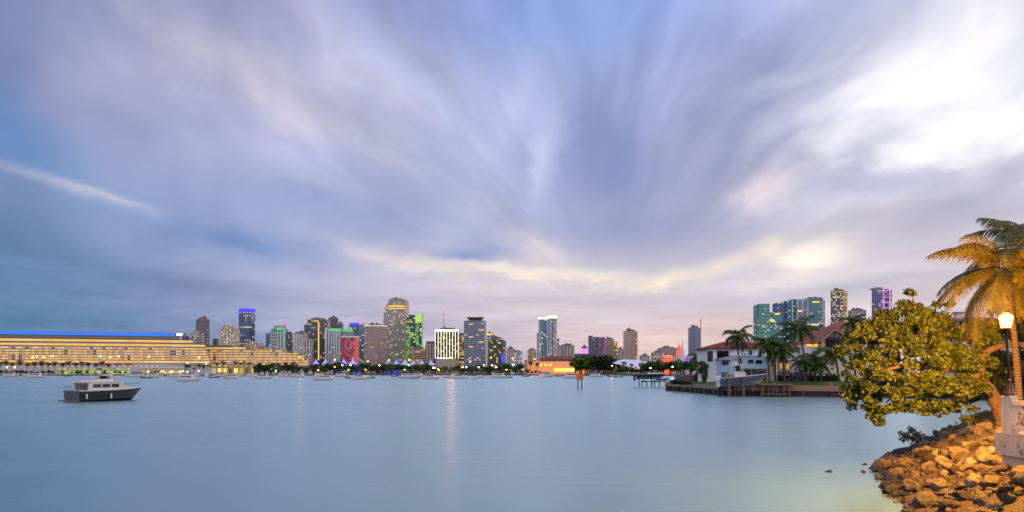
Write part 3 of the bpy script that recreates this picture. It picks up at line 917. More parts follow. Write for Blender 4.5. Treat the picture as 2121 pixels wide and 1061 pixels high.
# ------------------------------------------------------------------ white shell canopy
Y = 1350
t = thing('shell_canopy', 'white folded shell roof like a wide low tent on the far bank', 'canopy', (px_x(1300, Y), Y + 10, GZ))
pk = [(1268.6, 752), (1281, 746.5), (1292, 744.5), (1305, 745.5), (1320, 744.8), (1331, 748), (1341.5, 750.5)]
lo = [(1270, 753), (1284, 755.5), (1294, 757.5), (1304, 760), (1312, 761.5), (1324, 759), (1340, 752)]
v = [tuple(at(x, y, Y + 16)) for x, y in pk] + [tuple(at(x, y, Y + (4 if i % 2 else 0))) for i, (x, y) in enumerate(lo)] + [(p.x, p.y + 30, p.z - 2) for p in [at(x, y, Y + 16) for x, y in pk]]
f = [(i + 7, i + 8, i + 1, i) for i in range(6)] + [(i, i + 1, i + 15, i + 14) for i in range(6)]
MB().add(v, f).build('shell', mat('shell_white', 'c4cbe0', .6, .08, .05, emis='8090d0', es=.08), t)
for x in (1276, 1312, 1338): MB().tube([at(x, 757, Y + 6), Vector((px_x(x, Y), Y + 6, GZ))], .5, 5).build('post', white_paint, t)

# ------------------------------------------------------------------ peaked tents lit blue
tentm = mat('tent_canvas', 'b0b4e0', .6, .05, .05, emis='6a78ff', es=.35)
tl = [(635, 745), (654, 744), (674, 744.5), (693.5, 743), (712, 743.5), (731, 744), (803, 745), (821, 745), (838.6, 745), (856.5, 745.5), (874, 745.5), (892, 746)]
TENT = None
for i, (x, y) in enumerate(tl):
    Y = 1560
    h = 16.0
    p = at(x, y + 8, Y)
    if TENT is None:
        TENT = thing('peaked_tent', 'white peaked tent glowing blue in the row behind the shore trees', 'tent', p, 'peaked tents in a row')
        pr = [(7.6, -2.0), (5.2, .2), (3.2, 2.2), (1.8, 4.2), (.8, 6.4), (.12, 8.2)]
        MB().lathe(pr, (0, 0, 0), 8).build('canopy', tentm, TENT, loc=1)
        MB().tube([(0, 0, 7.6), (0, 0, 10.5)], .18, 4).build('finial', white_paint, TENT, loc=1)
        q = MB()
        for k in range(4):
            a = math.pi / 4 + k * math.pi / 2
            MB().tube([(7 * math.cos(a), 7 * math.sin(a), -14), (7 * math.cos(a), 7 * math.sin(a), -1.9)], .2, 4).build('pole', white_paint, TENT, loc=1)
        o = TENT
    else:
        o = dup(TENT, p, scale=1.0 + .12 * ((i * 7) % 3 - 1))
for nm, x0, x1, lb in (('market_hall', 683, 746, 'low blue lit market hall beneath the left row of peaked tents'), ('market_hall', 796, 826, 'low blue lit hall beneath the pair of peaked tents')):
    t = thing(nm, lb, 'building', (px_x((x0 + x1) / 2, 1580), 1580, GZ))
    blk(t, 'wall', 1572, x0, x1, 753, None, mat('hall_blue', '5a64c0', .7, emis='3a48e0', es=.18), 20)  # blue light on the wall put in as a glow
    blk(t, 'roof', 1571, x0 - .5, x1 + .5, 752.2, 753, white_paint, 22)
t = thing('kiosk', 'small round kiosk with a turquoise roof at the water\'s edge', 'kiosk', (px_x(714, 1405), 1408, GZ))
MB().lathe([(8, zt(771, 1405)), (4, zt(769, 1405)), (.3, zt(767.5, 1405))], (px_x(714, 1405), 1408, 0), 12).build('roof', mat('teal_roof', '2a8a80', .7, emis='20a090', es=.1), t)
MB().lathe([(6, GZ), (6, zt(771, 1405))], (px_x(714, 1405), 1408, 0), 12).build('wall', mat('kiosk_wall', '8a7a58', .8), t)

# ================================================================== PLANTS
def frond(mb, c, a, e, L, rng, nleaf=26, lw=.05, droop=1.5, wind=(0, 0, 0), ll=.30, seg=9, hang=.45):
    d0 = Vector((math.cos(a), math.sin(a), 0))
    w = Vector(wind)
    pts, p = [], Vector(c)
    for i in range(seg + 1):
        s = i / seg
        ee = e - droop * s ** 1.3
        t = d0 * math.cos(ee) + Vector((0, 0, math.sin(ee))) + w * s
        t.normalize()
        pts.append((p.copy(), t))
        p = p + t * (L / seg)
    mb.tube([q[0] for q in pts], [max(.004, max(lw, .03) * .55 * (1 - i / seg * .85)) for i in range(seg + 1)], 4, False)
    for k in range(nleaf):
        s = .12 + .88 * (k + .5) / nleaf
        i = min(int(s * seg), seg - 1)
        fr = s * seg - i
        q = pts[i][0].lerp(pts[i + 1][0], fr)
        t = pts[i][1]
        side = t.cross(Vector((0, 0, 1)))
        if side.length < .05: side = Vector((1, 0, 0))
        side.normalize()
        lng = L * ll * (math.sin(math.pi * (.14 + .80 * s)) ** .7) * rng.uniform(.85, 1.1)
        for sg in (-1, 1):
            dr = (side * sg * .8 + t * rng.uniform(.45, .75) + Vector((0, 0, -hang * rng.uniform(.5, 1.5))) + w * .7).normalized()
            wd = t * lw
            m = q + dr * lng * .55 + Vector((0, 0, .02 * lng))
            tip = q + dr * lng + Vector((0, 0, -.22 * lng))
            mb.add([q - wd, q + wd, m + wd * .8, m - wd * .8, tip], [(0, 1, 2, 3), (3, 2, 4)])


palm_leaf = leafmat('palm_leaf', '1e3012', '4c6428', .5, .25, '787830')
palm_far = leafmat('far_palm_leaf', '10160f', '1e2a16', .7, .0)  # silhouette darkness put into the leaf colour
palm_near = leafmat('coconut_leaf', '3a3c14', '7c7428', .5, .35, '968434')  # golden lamp light put into the frond colours
bark = mat('palm_bark', '4c4238', .9, .25, 6.0, bump=.02)
bark_far = mat('far_palm_bark', '2a2622', .9, .2, 2.0)  # bark darkened likewise, silhouette painted in


def palm(name, label, loc, h, L, n=16, nleaf=22, lw=.05, lean=(0, 0), wind=(0, 0, 0), seed=1, lm=None, bm=None, tr=.18, group=None, droop=1.55, emin=-.5, emax=1.25, coco=True, ll=.3, hang=.45):
    rng = random.Random(seed)
    t = thing(name, label, 'palm', loc, group)
    pts = []
    for i in range(9):
        s = i / 8
        pts.append((lean[0] * s ** 1.5, lean[1] * s ** 1.5, h * s - .2 * (i == 0)))
    MB().tube(pts, [tr * (1.5 if i == 0 else 1.08 - .4 * i / 8) for i in range(9)], 8).build('trunk', bm or bark, t, True, loc=1)
    top = Vector(pts[-1])
    mb = MB()
    for k in range(n):
        a = 2 * math.pi * k / n * 2.618 + rng.uniform(-.2, .2)
        e = emax + (emin - emax) * ((k + .5) / n) ** .85 + rng.uniform(-.12, .12)
        frond(mb, top + Vector((0, 0, .1)), a, e, L * rng.uniform(.85, 1.1), rng, nleaf, lw, droop * rng.uniform(.8, 1.15), wind, ll, hang=hang)
    mb.build('crown', lm or palm_leaf, t, loc=1)
    if coco:
        for k in range(6):
            a = rng.uniform(0, 6.28)
            MB().ball((top.x + .28 * math.cos(a), top.y + .28 * math.sin(a), top.z - .25 - .2 * rng.random()), .14, 6, 5).build('coconut', mat('coconut_husk', '7a6a24', .6), t, True, loc=1)
    return t


def leaves(mb, blobs, n, size, rng, shell=.5, flat=.0, nv=4, dirz=.3):
    """Scatter leaf faces through a set of ellipsoids (cx,cy,cz,rx,ry,rz)."""
    ws = [b[3] * b[4] * b[5] for b in blobs]
    tot = sum(w ** .67 for w in ws)
    for b, w in zip(blobs, ws):
        for _ in range(int(n * w ** .67 / tot)):
            d = Vector((rng.gauss(0, 1), rng.gauss(0, 1), rng.gauss(0, 1))).normalized()
            r = shell + (1 - shell) * rng.random() ** .6
            if rng.random() < .12: r *= rng.uniform(1.0, 1.14)
            p = Vector((b[0] + d.x * b[3] * r, b[1] + d.y * b[4] * r, b[2] + d.z * b[5] * r))
            nrm = (d * .6 + Vector((rng.gauss(0, .7), rng.gauss(0, .7), rng.gauss(dirz, .6)))).normalized()
            a = nrm.orthogonal().normalized()
            a = Matrix.Rotation(rng.uniform(0, 6.28), 3, nrm) @ a
            c = nrm.cross(a)
            s = size * rng.uniform(.65, 1.25)
            if nv == 4:
                vs = [p - a * s, p + c * s * .6, p + a * s, p - c * s * .6]
            else:
                vs = [p + a * (s * math.cos(w_)) + c * (s * .88 * math.sin(w_)) + nrm * (s * .16 * math.cos(2 * w_)) for w_ in [2 * math.pi * k / nv for k in range(nv)]]
            mb.add(vs, [tuple(range(len(vs)))])
    return mb


tree_leaf = [leafmat('shore_leaf', '12240c', '34541e', .8, .0), leafmat('shore_leaf_light', '1c300e', '4a6a20', .8, .0, '7a9030'), leafmat('shore_leaf_dark', '101c0e', '26381c', .8, .0)]  # the lighter greens put lamp light into the leaf colour
tree_bark = mat('tree_bark', '3a3028', .9, .25, 2.0)
TREES = []


def far_tree(kind, seed):
    rng = random.Random(seed)
    t = thing('broadleaf_tree', 'dark green broadleaf tree standing along the far bay shore', 'tree', (0, 0, 0), 'trees along the far bay shore')
    MB().tube([(0, 0, -.3), (.1, 0, 3), (.3, .1, 6)], [.45, .35, .2], 6).tube([(.1, 0, 3), (1.4, .4, 5.5)], [.22, .1], 5).tube([(.1, 0, 3.2), (-1.3, -.4, 5.8)], [.22, .1], 5).build('trunk', tree_bark, t, loc=1)
    bl = []
    for k in range(7):
        a = rng.uniform(0, 6.28)
        q = rng.uniform(.5, 3.4)
        bl.append((q * math.cos(a), q * math.sin(a), rng.uniform(4.2, 8.0), rng.uniform(1.6, 2.8), rng.uniform(1.6, 2.8), rng.uniform(1.2, 2.2)))
    leaves(MB(), bl, 520, .62, rng, .35).build('crown', tree_leaf[kind], t, loc=1)
    return t


# ------------------------------------------------------------------ trees on the far shore
rng = random.Random(11)
spots = []
x = 503
while x < 1083:
    spots.append((x + rng.uniform(-3, 3), 754 + rng.uniform(-4, 7), rng.choice((0, 0, 1, 2)), 1440 + rng.uniform(0, 60) if x > 640 else 1400))
    if rng.random() < .75:
        spots.append((x + rng.uniform(-5, 5), 765 + rng.uniform(-3, 3), rng.choice((0, 0, 0, 1, 2)), 1412 + rng.uniform(0, 15) if x > 640 else 1375))
    x += rng.uniform(9, 14)
for x, y in ((1192, 741), (1204, 738), (1216, 735), (1228, 737), (1240, 734), (1250, 737), (1259, 740), (1267, 745), (1275, 748), (1200, 752), (1212, 750), (1226, 750), (1240, 750), (1254, 752), (1266, 755)):
    spots.append((x, y, 2 if x > 1222 else (1 if y < 745 else 0), 1380 + rng.uniform(-8, 8)))
for x, y in ((1288, 757), (1296, 759), (1305, 762), (1282, 763), (1318, 763), (1330, 752), (1340, 748), (1350, 747), (1362, 746), (1374, 748), (1388, 747), (1402, 746), (1416, 746), (1430, 745), (1444, 744), (1336, 760), (1352, 758), (1370, 760), (1390, 759), (1410, 758), (1432, 757), (1326, 764), (1460, 745), (1476, 745), (1492, 744), (1510, 744)):
    spots.append((x, y, rng.choice((0, 2, 0)), 1300 + rng.uniform(-30, 20) if x < 1330 else 1260 + rng.uniform(-20, 20)))
for x, y in ((1275, 764), (1284, 766), (1310, 766), (1094, 765), (1102, 768), (1110, 767), (1118, 769)):
    spots.append((x, y, 1 if x > 1200 else 0, 1290 if x > 1200 else 1440))
for x, y in ((2, 767), (12, 766), (23, 768), (34, 767), (44, 766), (55, 768), (66, 768), (78, 769), (90, 768), (102, 767), (109, 768), (130, 768), (148, 770), (160, 768), (180, 768), (196, 770), (216, 767), (238, 768), (248, 769), (258, 769), (320, 768), (328, 768), (315, 770)):
    spots.append((x, y, 1 if x > 300 else 2, 1296))
for i, (x, y, k, Y) in enumerate(spots):
    p = Vector((px_x(x, Y), Y, GZ))
    h = zt(y, Y) - GZ
    while len(TREES) < 9:
        TREES.append(None)
    ix = k * 3 + i % 3
    sc = h / 9.2
    if TREES[ix] is None:
        TREES[ix] = far_tree(k, 100 + ix)
        o = TREES[ix]
        o.location = p; o.scale = (sc * 1.15, sc * 1.15, sc); o.rotation_euler.z = i * 1.7
    else:
        o = dup(TREES[ix], p, i * 1.7, (max(sc, .5) * 1.15, max(sc, .5) * 1.15, sc))
    if x < 340:
        o['label'] = 'low dark shrub in the hedge beneath the row of shore palms'
        o['category'] = 'shrub'; o['group'] = 'shrubs along the island shore'; o.name = 'shrub'
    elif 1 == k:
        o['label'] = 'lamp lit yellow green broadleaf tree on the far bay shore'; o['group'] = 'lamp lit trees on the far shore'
    else:
        o['label'] = 'dark green broadleaf tree standing along the far bay shore'; o['group'] = 'trees along the far bay shore'; o['category'] = 'tree'; o.name = 'broadleaf_tree'

# ------------------------------------------------------------------ far palms
row = [(0, 752), (12.5, 750), (27, 754), (42, 749), (56, 755), (71, 752), (86, 750.5), (100, 753), (114, 752), (129, 754), (141, 751), (157, 753.5), (170, 751), (184, 753), (198, 755), (211, 751), (225, 756)]
row2 = [(386, 757), (392, 758), (402, 764), (412, 757), (422, 759), (437, 758), (450, 754), (463, 753.5), (476, 757), (489, 752), (500, 754), (514, 757), (564, 755), (576, 754), (592, 753), (604, 757), (614, 757), (655, 757), (648, 758), (676, 757), (1099, 751), (1113, 753.5), (1292, 752), (1308, 756)]
FP = [palm('royal_palm', 'dark palm silhouette in the even row along the left shore', (0, 0, 0), 17, 6.2, 13, 8, .36, (.5, 0), (0, 0, 0), 30 + i, palm_far, bark_far, .34, 'palms in a row on the left shore', 1.9, -.7, 1.2, False, .34, .5) for i in range(3)]
for i, (x, y) in enumerate(row + row2):
    left = i < len(row)
    Y = 1291 if left else (1330 if x < 640 else (1425 if x < 1200 else 1300))
    h = zt(y, Y) - GZ
    sc = max(.62, h / 17.0)
    p = (px_x(x, Y), Y, GZ)
    sc3 = (max(.85, sc) * .95, max(.85, sc) * .95, sc)
    if i < 3:
        o = FP[i]; o.location = p; o.scale = sc3; o.rotation_euler.z = i * 2.1
    else:
        o = dup(FP[i % 3], p, i * 1.3, sc3)
    if not left:
        o['label'] = 'dark palm among the boats and lights of the far marina shore'
        o['group'] = 'palms along the marina shore'

# ================================================================== CRUISE SHIPS
ship_white = mat('ship_white', 'b9b3bc', .5, .06, .05)
ship_gray = mat('ship_grey', '6e6660', .6, .08, .05)
cabin = facade('cabin_row', '8a7a6c', '6a5a48', 9, 5.0, .9, 1.0, .9, 'ffb836', 1.05, seed=41, row=.12, vary=.7, warm2='ffcc58')
cabin2 = facade('promenade_row', '8a7a6c', '6a5a48', 9, 16, 1.0, 1.0, 2.0, 'ffba34', 1.15, seed=42, row=.1, vary=.2, warm2='ffcc58')


def ship(label, loc, rz, L, W, rows, hull_h, x_end, funnel, mast_x, blue=None):
    """rows: (z0, z1, x0, x1, material or None). Local x runs to the bow."""
    t = thing('cruise_ship', label, 'ship', loc)
    t.rotation_euler.z = rz
    n = 26
    secs = []
    for i in range(n + 1):
        s = i / n
        b = W / 2 * min(1, (1 - max(0, (s - .72) / .28) ** 2.1))
        secs.append((s, max(b, .15)))
    v, f = [], []
    for s, b in secs:
        rk = 14 * max(0, (s - .8) / .2) ** 1.5
        for sg in (-1, 1):
            v.append((s * L, sg * b * .82, -3)); v.append((s * L + rk, sg * b, hull_h * (1 + .16 * max(0, (s - .7) / .3))))
    for i in range(n):
        a, c = i * 4, i * 4 + 4
        f += [(a, c, c + 1, a + 1), (a + 3, c + 3, c + 2, a + 2), (a + 1, c + 1, c + 3, a + 3)]
    f += [(0, 1, 3, 2), (n * 4 + 2, n * 4 + 3, n * 4 + 1, n * 4)]
    MB().add(v, f).build('hull', ship_white, t, loc=1)
    pw = MB()
    for k in range(int(L / 9)):
        x = 6 + k * 9
        if x < L * .72: pw.box(x, x + 1.4, -W / 2 - .12, -W / 2 + .2, hull_h - 4.4, hull_h - 3.2)
    pw.build('porthole_row', glow['yellow'], t, loc=1)
    core = MB()
    for z0, z1, x0, x1, m in rows:
        core.box(x0, x1, -W / 2 + 1.6, W / 2 - 1.6, z0, z1)
        d = MB()
        d.box(x0 - .5, x1 + .8, -W / 2, W / 2, z0, z0 + .75)
        if m is not None:
            d.box(x0, x1 + .4, -W / 2 - .02, -W / 2 + .08, z0 + .75, z0 + 1.35)
        d.build('deck', ship_white if m is not None else ship_gray, t, loc=1)
        if m is not None:
            MB().box(x0 + .2, x1 - .2, -W / 2 + 1.45, -W / 2 + 1.62, z0 + .5 * (z1 - z0), z1 - .02).build('balcony_row', m, t, uv=True, loc=1)
    core.build('superstructure', ship_gray, t, loc=1)
    if blue:
        z0, z1, x0, x1 = blue
        MB().box(x0, x1, -W / 2 + .6, -W / 2 + 1.0, z0, z1).build('lit_screen', lamp_mat('ship_blue_light', '1f7cff', .95, False), t, loc=1)
        MB().box(x0, x1, -W / 2 + 1.1, W / 2 - 1.1, z0 - .1, z1 + .5).build('upper_deck', ship_gray, t, loc=1)
        MB().box(x0, x1 + .2, -W / 2 + .3, W / 2 - .3, z1 + .5, z1 + 1.1).build('deck_edge', ship_white, t, loc=1)
    if funnel:
        fx, z0, z1 = funnel
        MB().prism([(fx - 9, -6), (fx + 6, -6), (fx + 10, 0), (fx + 6, 6), (fx - 9, 6)], z0, [z1, z1 + 1, z1 + 2, z1 + 1, z1]).build('funnel', mat('funnel_navy', '2a3458', .5), t, loc=1)
    mx, z0, z1 = mast_x
    MB().tube([(mx, 0, z0), (mx - 1.5, 0, z1)], [.6, .25], 6).box(mx - 1.2, mx, -3, 3, z0 + (z1 - z0) * .6, z0 + (z1 - z0) * .6 + .3).build('mast', ship_white, t, loc=1)
    lb = None
    for k in range(int(L * .6 / 17)):
        x = 20 + k * 17
        if lb is None:
            lb = MB()
            prof = [(.2, 0), (1.3, 1), (1.7, 3), (1.8, 6), (1.6, 9), (1.1, 10.6), (.2, 11.4)]
            lb.lathe(prof, (0, 0, 0), 8).xf(Matrix.Rotation(math.pi / 2, 4, 'Y')).xf(Matrix.Translation((x, -W / 2 - 1.1, hull_h + .6)))
            o = lb.build('lifeboat', mat('lifeboat_orange', 'b86a28', .6), t, loc=1)
            first = x
            lb = o
        else:
            o = lb.copy(); COL.objects.link(o); o.parent = t; o.location = (x - first, 0, 0)
    return t


def rows_from(zs, x0, x1, mats, x1s=None):
    return [(zs[i], zs[i + 1], x0, (x1s[i] if x1s else x1), mats[i]) for i in range(len(zs) - 1)]


# near ship: runs out of the frame on the left, bow to the right
P0, P1 = Vector((px_x(-60, 1372), 1372, 0)), Vector((px_x(470, 1500), 1500, 0))
L1 = (P1 - P0).length
ang = math.atan2(P1.y - P0.y, P1.x - P0.x)
zs = [19.5, 25.5] + [25.5 + 4.7 * k for k in range(1, 6)] + [55.5, 63.2, 70.2]
ms = [cabin2] + [cabin] * 5 + [cabin2, cabin2, None]
x1s = [L1 * k for k in (.93, .93, .925, .92, .92, .915, .91, .86, .80)]
ship('long cruise ship behind the palm row with a blue lit top deck and yellow decks', P0, ang, L1, 36, rows_from(zs, 4, 0, ms, x1s), 19.5, 0, (120, 76, 90) if False else None, (L1 * .7, 76, 82), (70.4, 76.6, 6, L1 * .785))
# far ship, added to carry the light streaks: lower, bow between the teal tower and the first tents
Q0, Q1 = Vector((px_x(376, 1560), 1530, 0)), Vector((px_x(690, 1560), 1550, 0))
L2 = (Q1 - Q0).length
zs = [17, 22, 27, 32, 37, 42, 47, 52.5, 57]
ms = [cabin2] + [cabin] * 5 + [cabin2, None]
x1s = [L2 * k for k in (.86, .86, .855, .84, .80, .72, .46, .36)]
ship('added second cruise ship, its yellow lit decks standing in for light streaks', Q0, math.atan2(Q1.y - Q0.y, Q1.x - Q0.x), L2, 32, rows_from(zs, 4, 0, ms, x1s), 17, 0, None, (L2 * .6, 48, 56))

# ------------------------------------------------------------------ low lit terminal on the island
t = thing('terminal', 'long low terminal with green tinted lit glass behind the palm row', 'building', (px_x(180, 1325), 1330, GZ))
blk(t, 'wall', 1325, 118, 262, 763, None, facade('terminal_glass', '9a9a80', '5a6a48', 7, 8, .9, .8, .9, 'd8e070', .8, seed=44, row=.3, warm2='b8d8a0'), 14)
blk(t, 'roof', 1323, 117, 263, 762, 763, white_paint, 17); blk(t, 'light_strip', 1322.6, 120, 262, 745.6, 747.4, lamp_mat('pale_light', 'ffe6a8', 1.4, False), .8) if False else None
t = thing('terminal', 'low white quay shed lit by yellow lamps behind the marina', 'building', (px_x(370, 1325), 1330, GZ))
blk(t, 'wall', 1325, 292, 380, 763, None, facade('quay_shed', 'b8a890', '8a7a58', 8, 9, .6, .5, .7, 'ffe090', .9, seed=45), 14); blk(t, 'roof', 1323, 291, 381, 761.4, 763, white_paint, 17)
t = thing('terminal', 'low yellow lit marina arcade behind the palms right of the quay shed', 'building', (px_x(460, 1326), 1330, GZ))
blk(t, 'wall', 1327, 436, 520, 757, None, facade('marina_arcade', 'a8905a', '6a5a30', 12, 9, .7, .7, .85, 'ffe070', 1.0, seed=46, row=.2), 12); blk(t, 'roof', 1325, 435, 521, 755.6, 757, conc, 15)

# ------------------------------------------------------------------ street lamps on the far shore
LAMPS = {}
lcols = {'amber': ('ff8a18', 110), 'white': ('fff0c8', 50), 'green': ('c8ffe0', 120), 'yellow': ('ffd85a', 40), 'big': ('ff8a14', 1900), 'mid': ('ff8a14', 700)}


def far_lamp(kind, x, y, Y, label, group, r=.9):
    p = at(x, y, Y)
    c, e = lcols[kind]
    if kind not in LAMPS:
        t = thing('street_lamp', label, 'lamp', (p.x, p.y, GZ), group)
        MB().tube([(0, 0, 0), (0, 0, 1)], [.16, .1], 5).build('pole', dark_metal, t, loc=1)
        MB().ball((0, 0, 0), r, 8, 6, .8).build('lamp_head', lamp_mat('far_lamp_' + kind, c, e), t, loc=1)
        LAMPS[kind] = t
    else:
        t = dup(LAMPS[kind], (p.x, p.y, GZ), label=label)
    t['group'] = group
    for ch in t.children:
        if ch.name.startswith('pole'): ch.scale = (1, 1, p.z - GZ)
        else: ch.location = (0, 0, p.z - GZ)
    return t


am = 'amber street lamp glowing among the trees of the far shore'
for x, y in ((659, 767), (693, 760), (722, 766), (757, 766), (838, 766), (909, 767), (693, 745), (762, 748.5), (848, 745.5), (974, 749), (1017, 741), (1049, 766), (907, 764), (1062, 742.5), (806, 746), (1107, 744)):
    far_lamp('amber', x, y, 1403, am, 'amber lamps on the far shore')
far_lamp('big', 935, 741, 1400, 'brightest amber street lamp, in front of the black glass tower', 'bright amber lamps', 1.5)
far_lamp('mid', 621, 740, 1392, 'bright amber lamp glowing in front of the stepped pale condo', 'bright amber lamps')
far_lamp('mid', 1268, 758, 1280, 'bright amber lamp in front of the dark trees right of the hall', 'bright amber lamps')
for x, y in ((786, 757), (847, 756), (1063, 755.5), (958, 761), (966, 761), (991, 761), (1003, 757), (1019, 757), (1027, 761), (1028, 761), (897, 762), (901, 762), (709, 757), (726, 756.5), (455, 767), (448, 767), (474, 767), (510, 765), (561, 766), (572, 768)):
    far_lamp('white', x, y, 1398, 'white lamp shining at the foot of the far shore towers', 'white lamps on the far shore')
for x, y in ((67.5, 740.5), (76, 738.5), (90, 739.5), (108, 738), (208, 738), (228, 740), (246, 738.5), (309, 738.5), (413, 740.5), (388, 752), (427, 753), (14, 761), (30, 761), (307, 770), (336, 769), (357, 769.5), (372, 770), (379, 769), (388, 770.5), (412, 769)):
    far_lamp('yellow', x, y, 1290, 'yellow quay lamp shining in front of the cruise ships', 'yellow quay lamps', )
far_lamp('green', 1347.5, 762.5, 700, 'greenish white floodlight above the lifted dark speedboat', 'floodlights by the boat lift', .55)
far_lamp('green', 1393, 760, 700, 'greenish white floodlight right of the lifted dark speedboat', 'floodlights by the boat lift')

# ------------------------------------------------------------------ boats
def hull_secs(L, B, D, n=14, sheer=.25, deep=.35, rake=.12):
    out = []
    for i in range(n + 1):
        s = i / n
        b = B / 2 * (.9 + .1 * min(1, s * 3)) * (1 - max(0, (s - .42) / .58) ** 2.3)
        b = max(b, .012)
        zd = D * (1 + sheer * s * s)
        zk = -deep + (D + deep) * max(0, (s - .72) / .28) ** 2.4 * .93
        zc = zk + (zd - zk) * (.36 + .1 * s)
        out.append((s * L, b, zk, zc, zd, rake * L * max(0, s - .6) * 1.2))
    return out


def hull_parts(t, L, B, D, top, bottom, sheer=.25, deep=.35, deckm=None, rub=None):
    S_ = hull_secs(L, B, D, 14, sheer, deep)
    n = len(S_)

    def band(lo, hi):
        v, f = [], []
        for k in range(n):
            x, b, zk, zc, zd, rk = S_[k]
            q = {'k': (0.0, zk, 0), 'c': (b * .84, zc, rk * .45), 'd': (b, zd, rk)}
            for nm in (lo, hi):
                y, z, r_ = q[nm]
                v += [(x + r_, -y, z), (x + r_, y, z)]
        for k in range(n - 1):
            a, c = 4 * k, 4 * k + 4
            f += [(a, c, c + 2, a + 2), (a + 1, a + 3, c + 3, c + 1)]
        f.append((0, 2, 3, 1))
        return v, f
    v, f = band('c', 'd')
    m = MB().add(v, f)
    m.build('hull', top, t, loc=1)
    v, f = band('k', 'c')
    MB().add(v, f).build('hull_bottom', bottom, t, loc=1)
    v, f = [], []
    for x, b, zk, zc, zd, rk in S_:
        v += [(x + rk, -b, zd - .02), (x + rk, b, zd - .02)]
    for k in range(n - 1):
        f.append((2 * k, 2 * k + 2, 2 * k + 3, 2 * k + 1))
    MB().add(v, f).build('boat_deck', deckm or white_paint, t, loc=1)
    if rub:
        q = MB()
        for sg in (-1, 1):
            q.tube([(x + rk, sg * b, zd) for x, b, zk, zc, zd, rk in S_], .05 * B / 2.6, 5)
        q.build('rub_rail', rub, t, loc=1)
    return S_


glass_dark = mat('dark_glazing', '14181e', .12, .1, 1.0, spec=.6)
canvas_blue = mat('blue_canvas', '1e3a78', .8)
boat_white = mat('boat_white', 'c4c0c4', .4, .05, .6)
boat_cream = mat('boat_cream', 'b8a898', .5, .05, .6)
boat_navy = mat('boat_navy', '1a2c50', .35, .06, .6)
boat_teal = mat('boat_teal', '1c6a6a', .4, .06, .6)
KINDS = {}


def far_boat(kind):
    if kind == 'cruiser':
        t = thing('motor_cruiser', 'white motor cruiser moored on the far side of the bay', 'boat', (0, 0, 0), 'white cruisers moored across the bay')
        hull_parts(t, 13, 4, 1.6, boat_white, boat_white)
        MB().prism([(1.5, -1.5), (8.5, -1.4), (9.5, 0), (8.5, 1.4), (1.5, 1.5)], 1.6, [3.4, 3.4, 2.6, 3.4, 3.4]).build('cabin', boat_white, t, loc=1)
        MB().box(2.2, 8.2, -1.53, 1.53, 2.4, 3.0).build('cabin_window', glass_dark, t, loc=1)
        MB().box(2.0, 6.0, -1.3, 1.3, 4.6, 4.75).build('hard_top', boat_white, t, loc=1)
    elif kind == 'sail':
        t = thing('sailing_boat', 'sailing boat with bare mast moored on the far side of the bay', 'boat', (0, 0, 0), 'sailing boats moored across the bay')
        hull_parts(t, 11, 3.2, 1.2, boat_cream, boat_navy)
        MB().prism([(3, -1), (7.5, -.8), (8, 0), (7.5, .8), (3, 1)], 1.2, 1.9).build('cabin', boat_white, t, loc=1)
        MB().tube([(6, 0, 1), (6, 0, 15)], [.14, .09], 6).build('mast', steel, t, loc=1)
        MB().tube([(6, 0, 2.6), (1, 0, 2.7)], .22, 6).build('boom', canvas_blue, t, loc=1)
    elif kind == 'runabout':
        t = thing('runabout', 'small open boat moored low on the far side of the bay', 'boat', (0, 0, 0), 'small open boats across the bay')
        hull_parts(t, 7, 2.4, .9, boat_teal, boat_white)
        MB().box(2.6, 3.2, -.6, .6, .9, 1.9).build('console', boat_white, t, loc=1)
        MB().box(-.5, 0, -.3, .3, .2, 1.4).build('outboard_motor', dark_metal, t, loc=1)
    elif kind == 'houseboat':
        t = thing('canopy_boat', 'white boat under a blue canvas canopy on the far side of the bay', 'boat', (0, 0, 0), 'blue canopied boats across the bay')
        hull_parts(t, 14, 4.4, 1.6, boat_white, boat_navy)
        MB().box(1.5, 10, -1.7, 1.7, 1.6, 3.4).build('cabin', boat_white, t, loc=1)
        MB().prism([(.8, -2), (10.4, -1.9), (10.4, 1.9), (.8, 2)], 3.42, 4.1).build('canopy', canvas_blue, t, loc=1)
        MB().box(2, 9.4, -1.74, 1.74, 2.4, 3.0).build('cabin_window', glass_dark, t, loc=1)
    return t


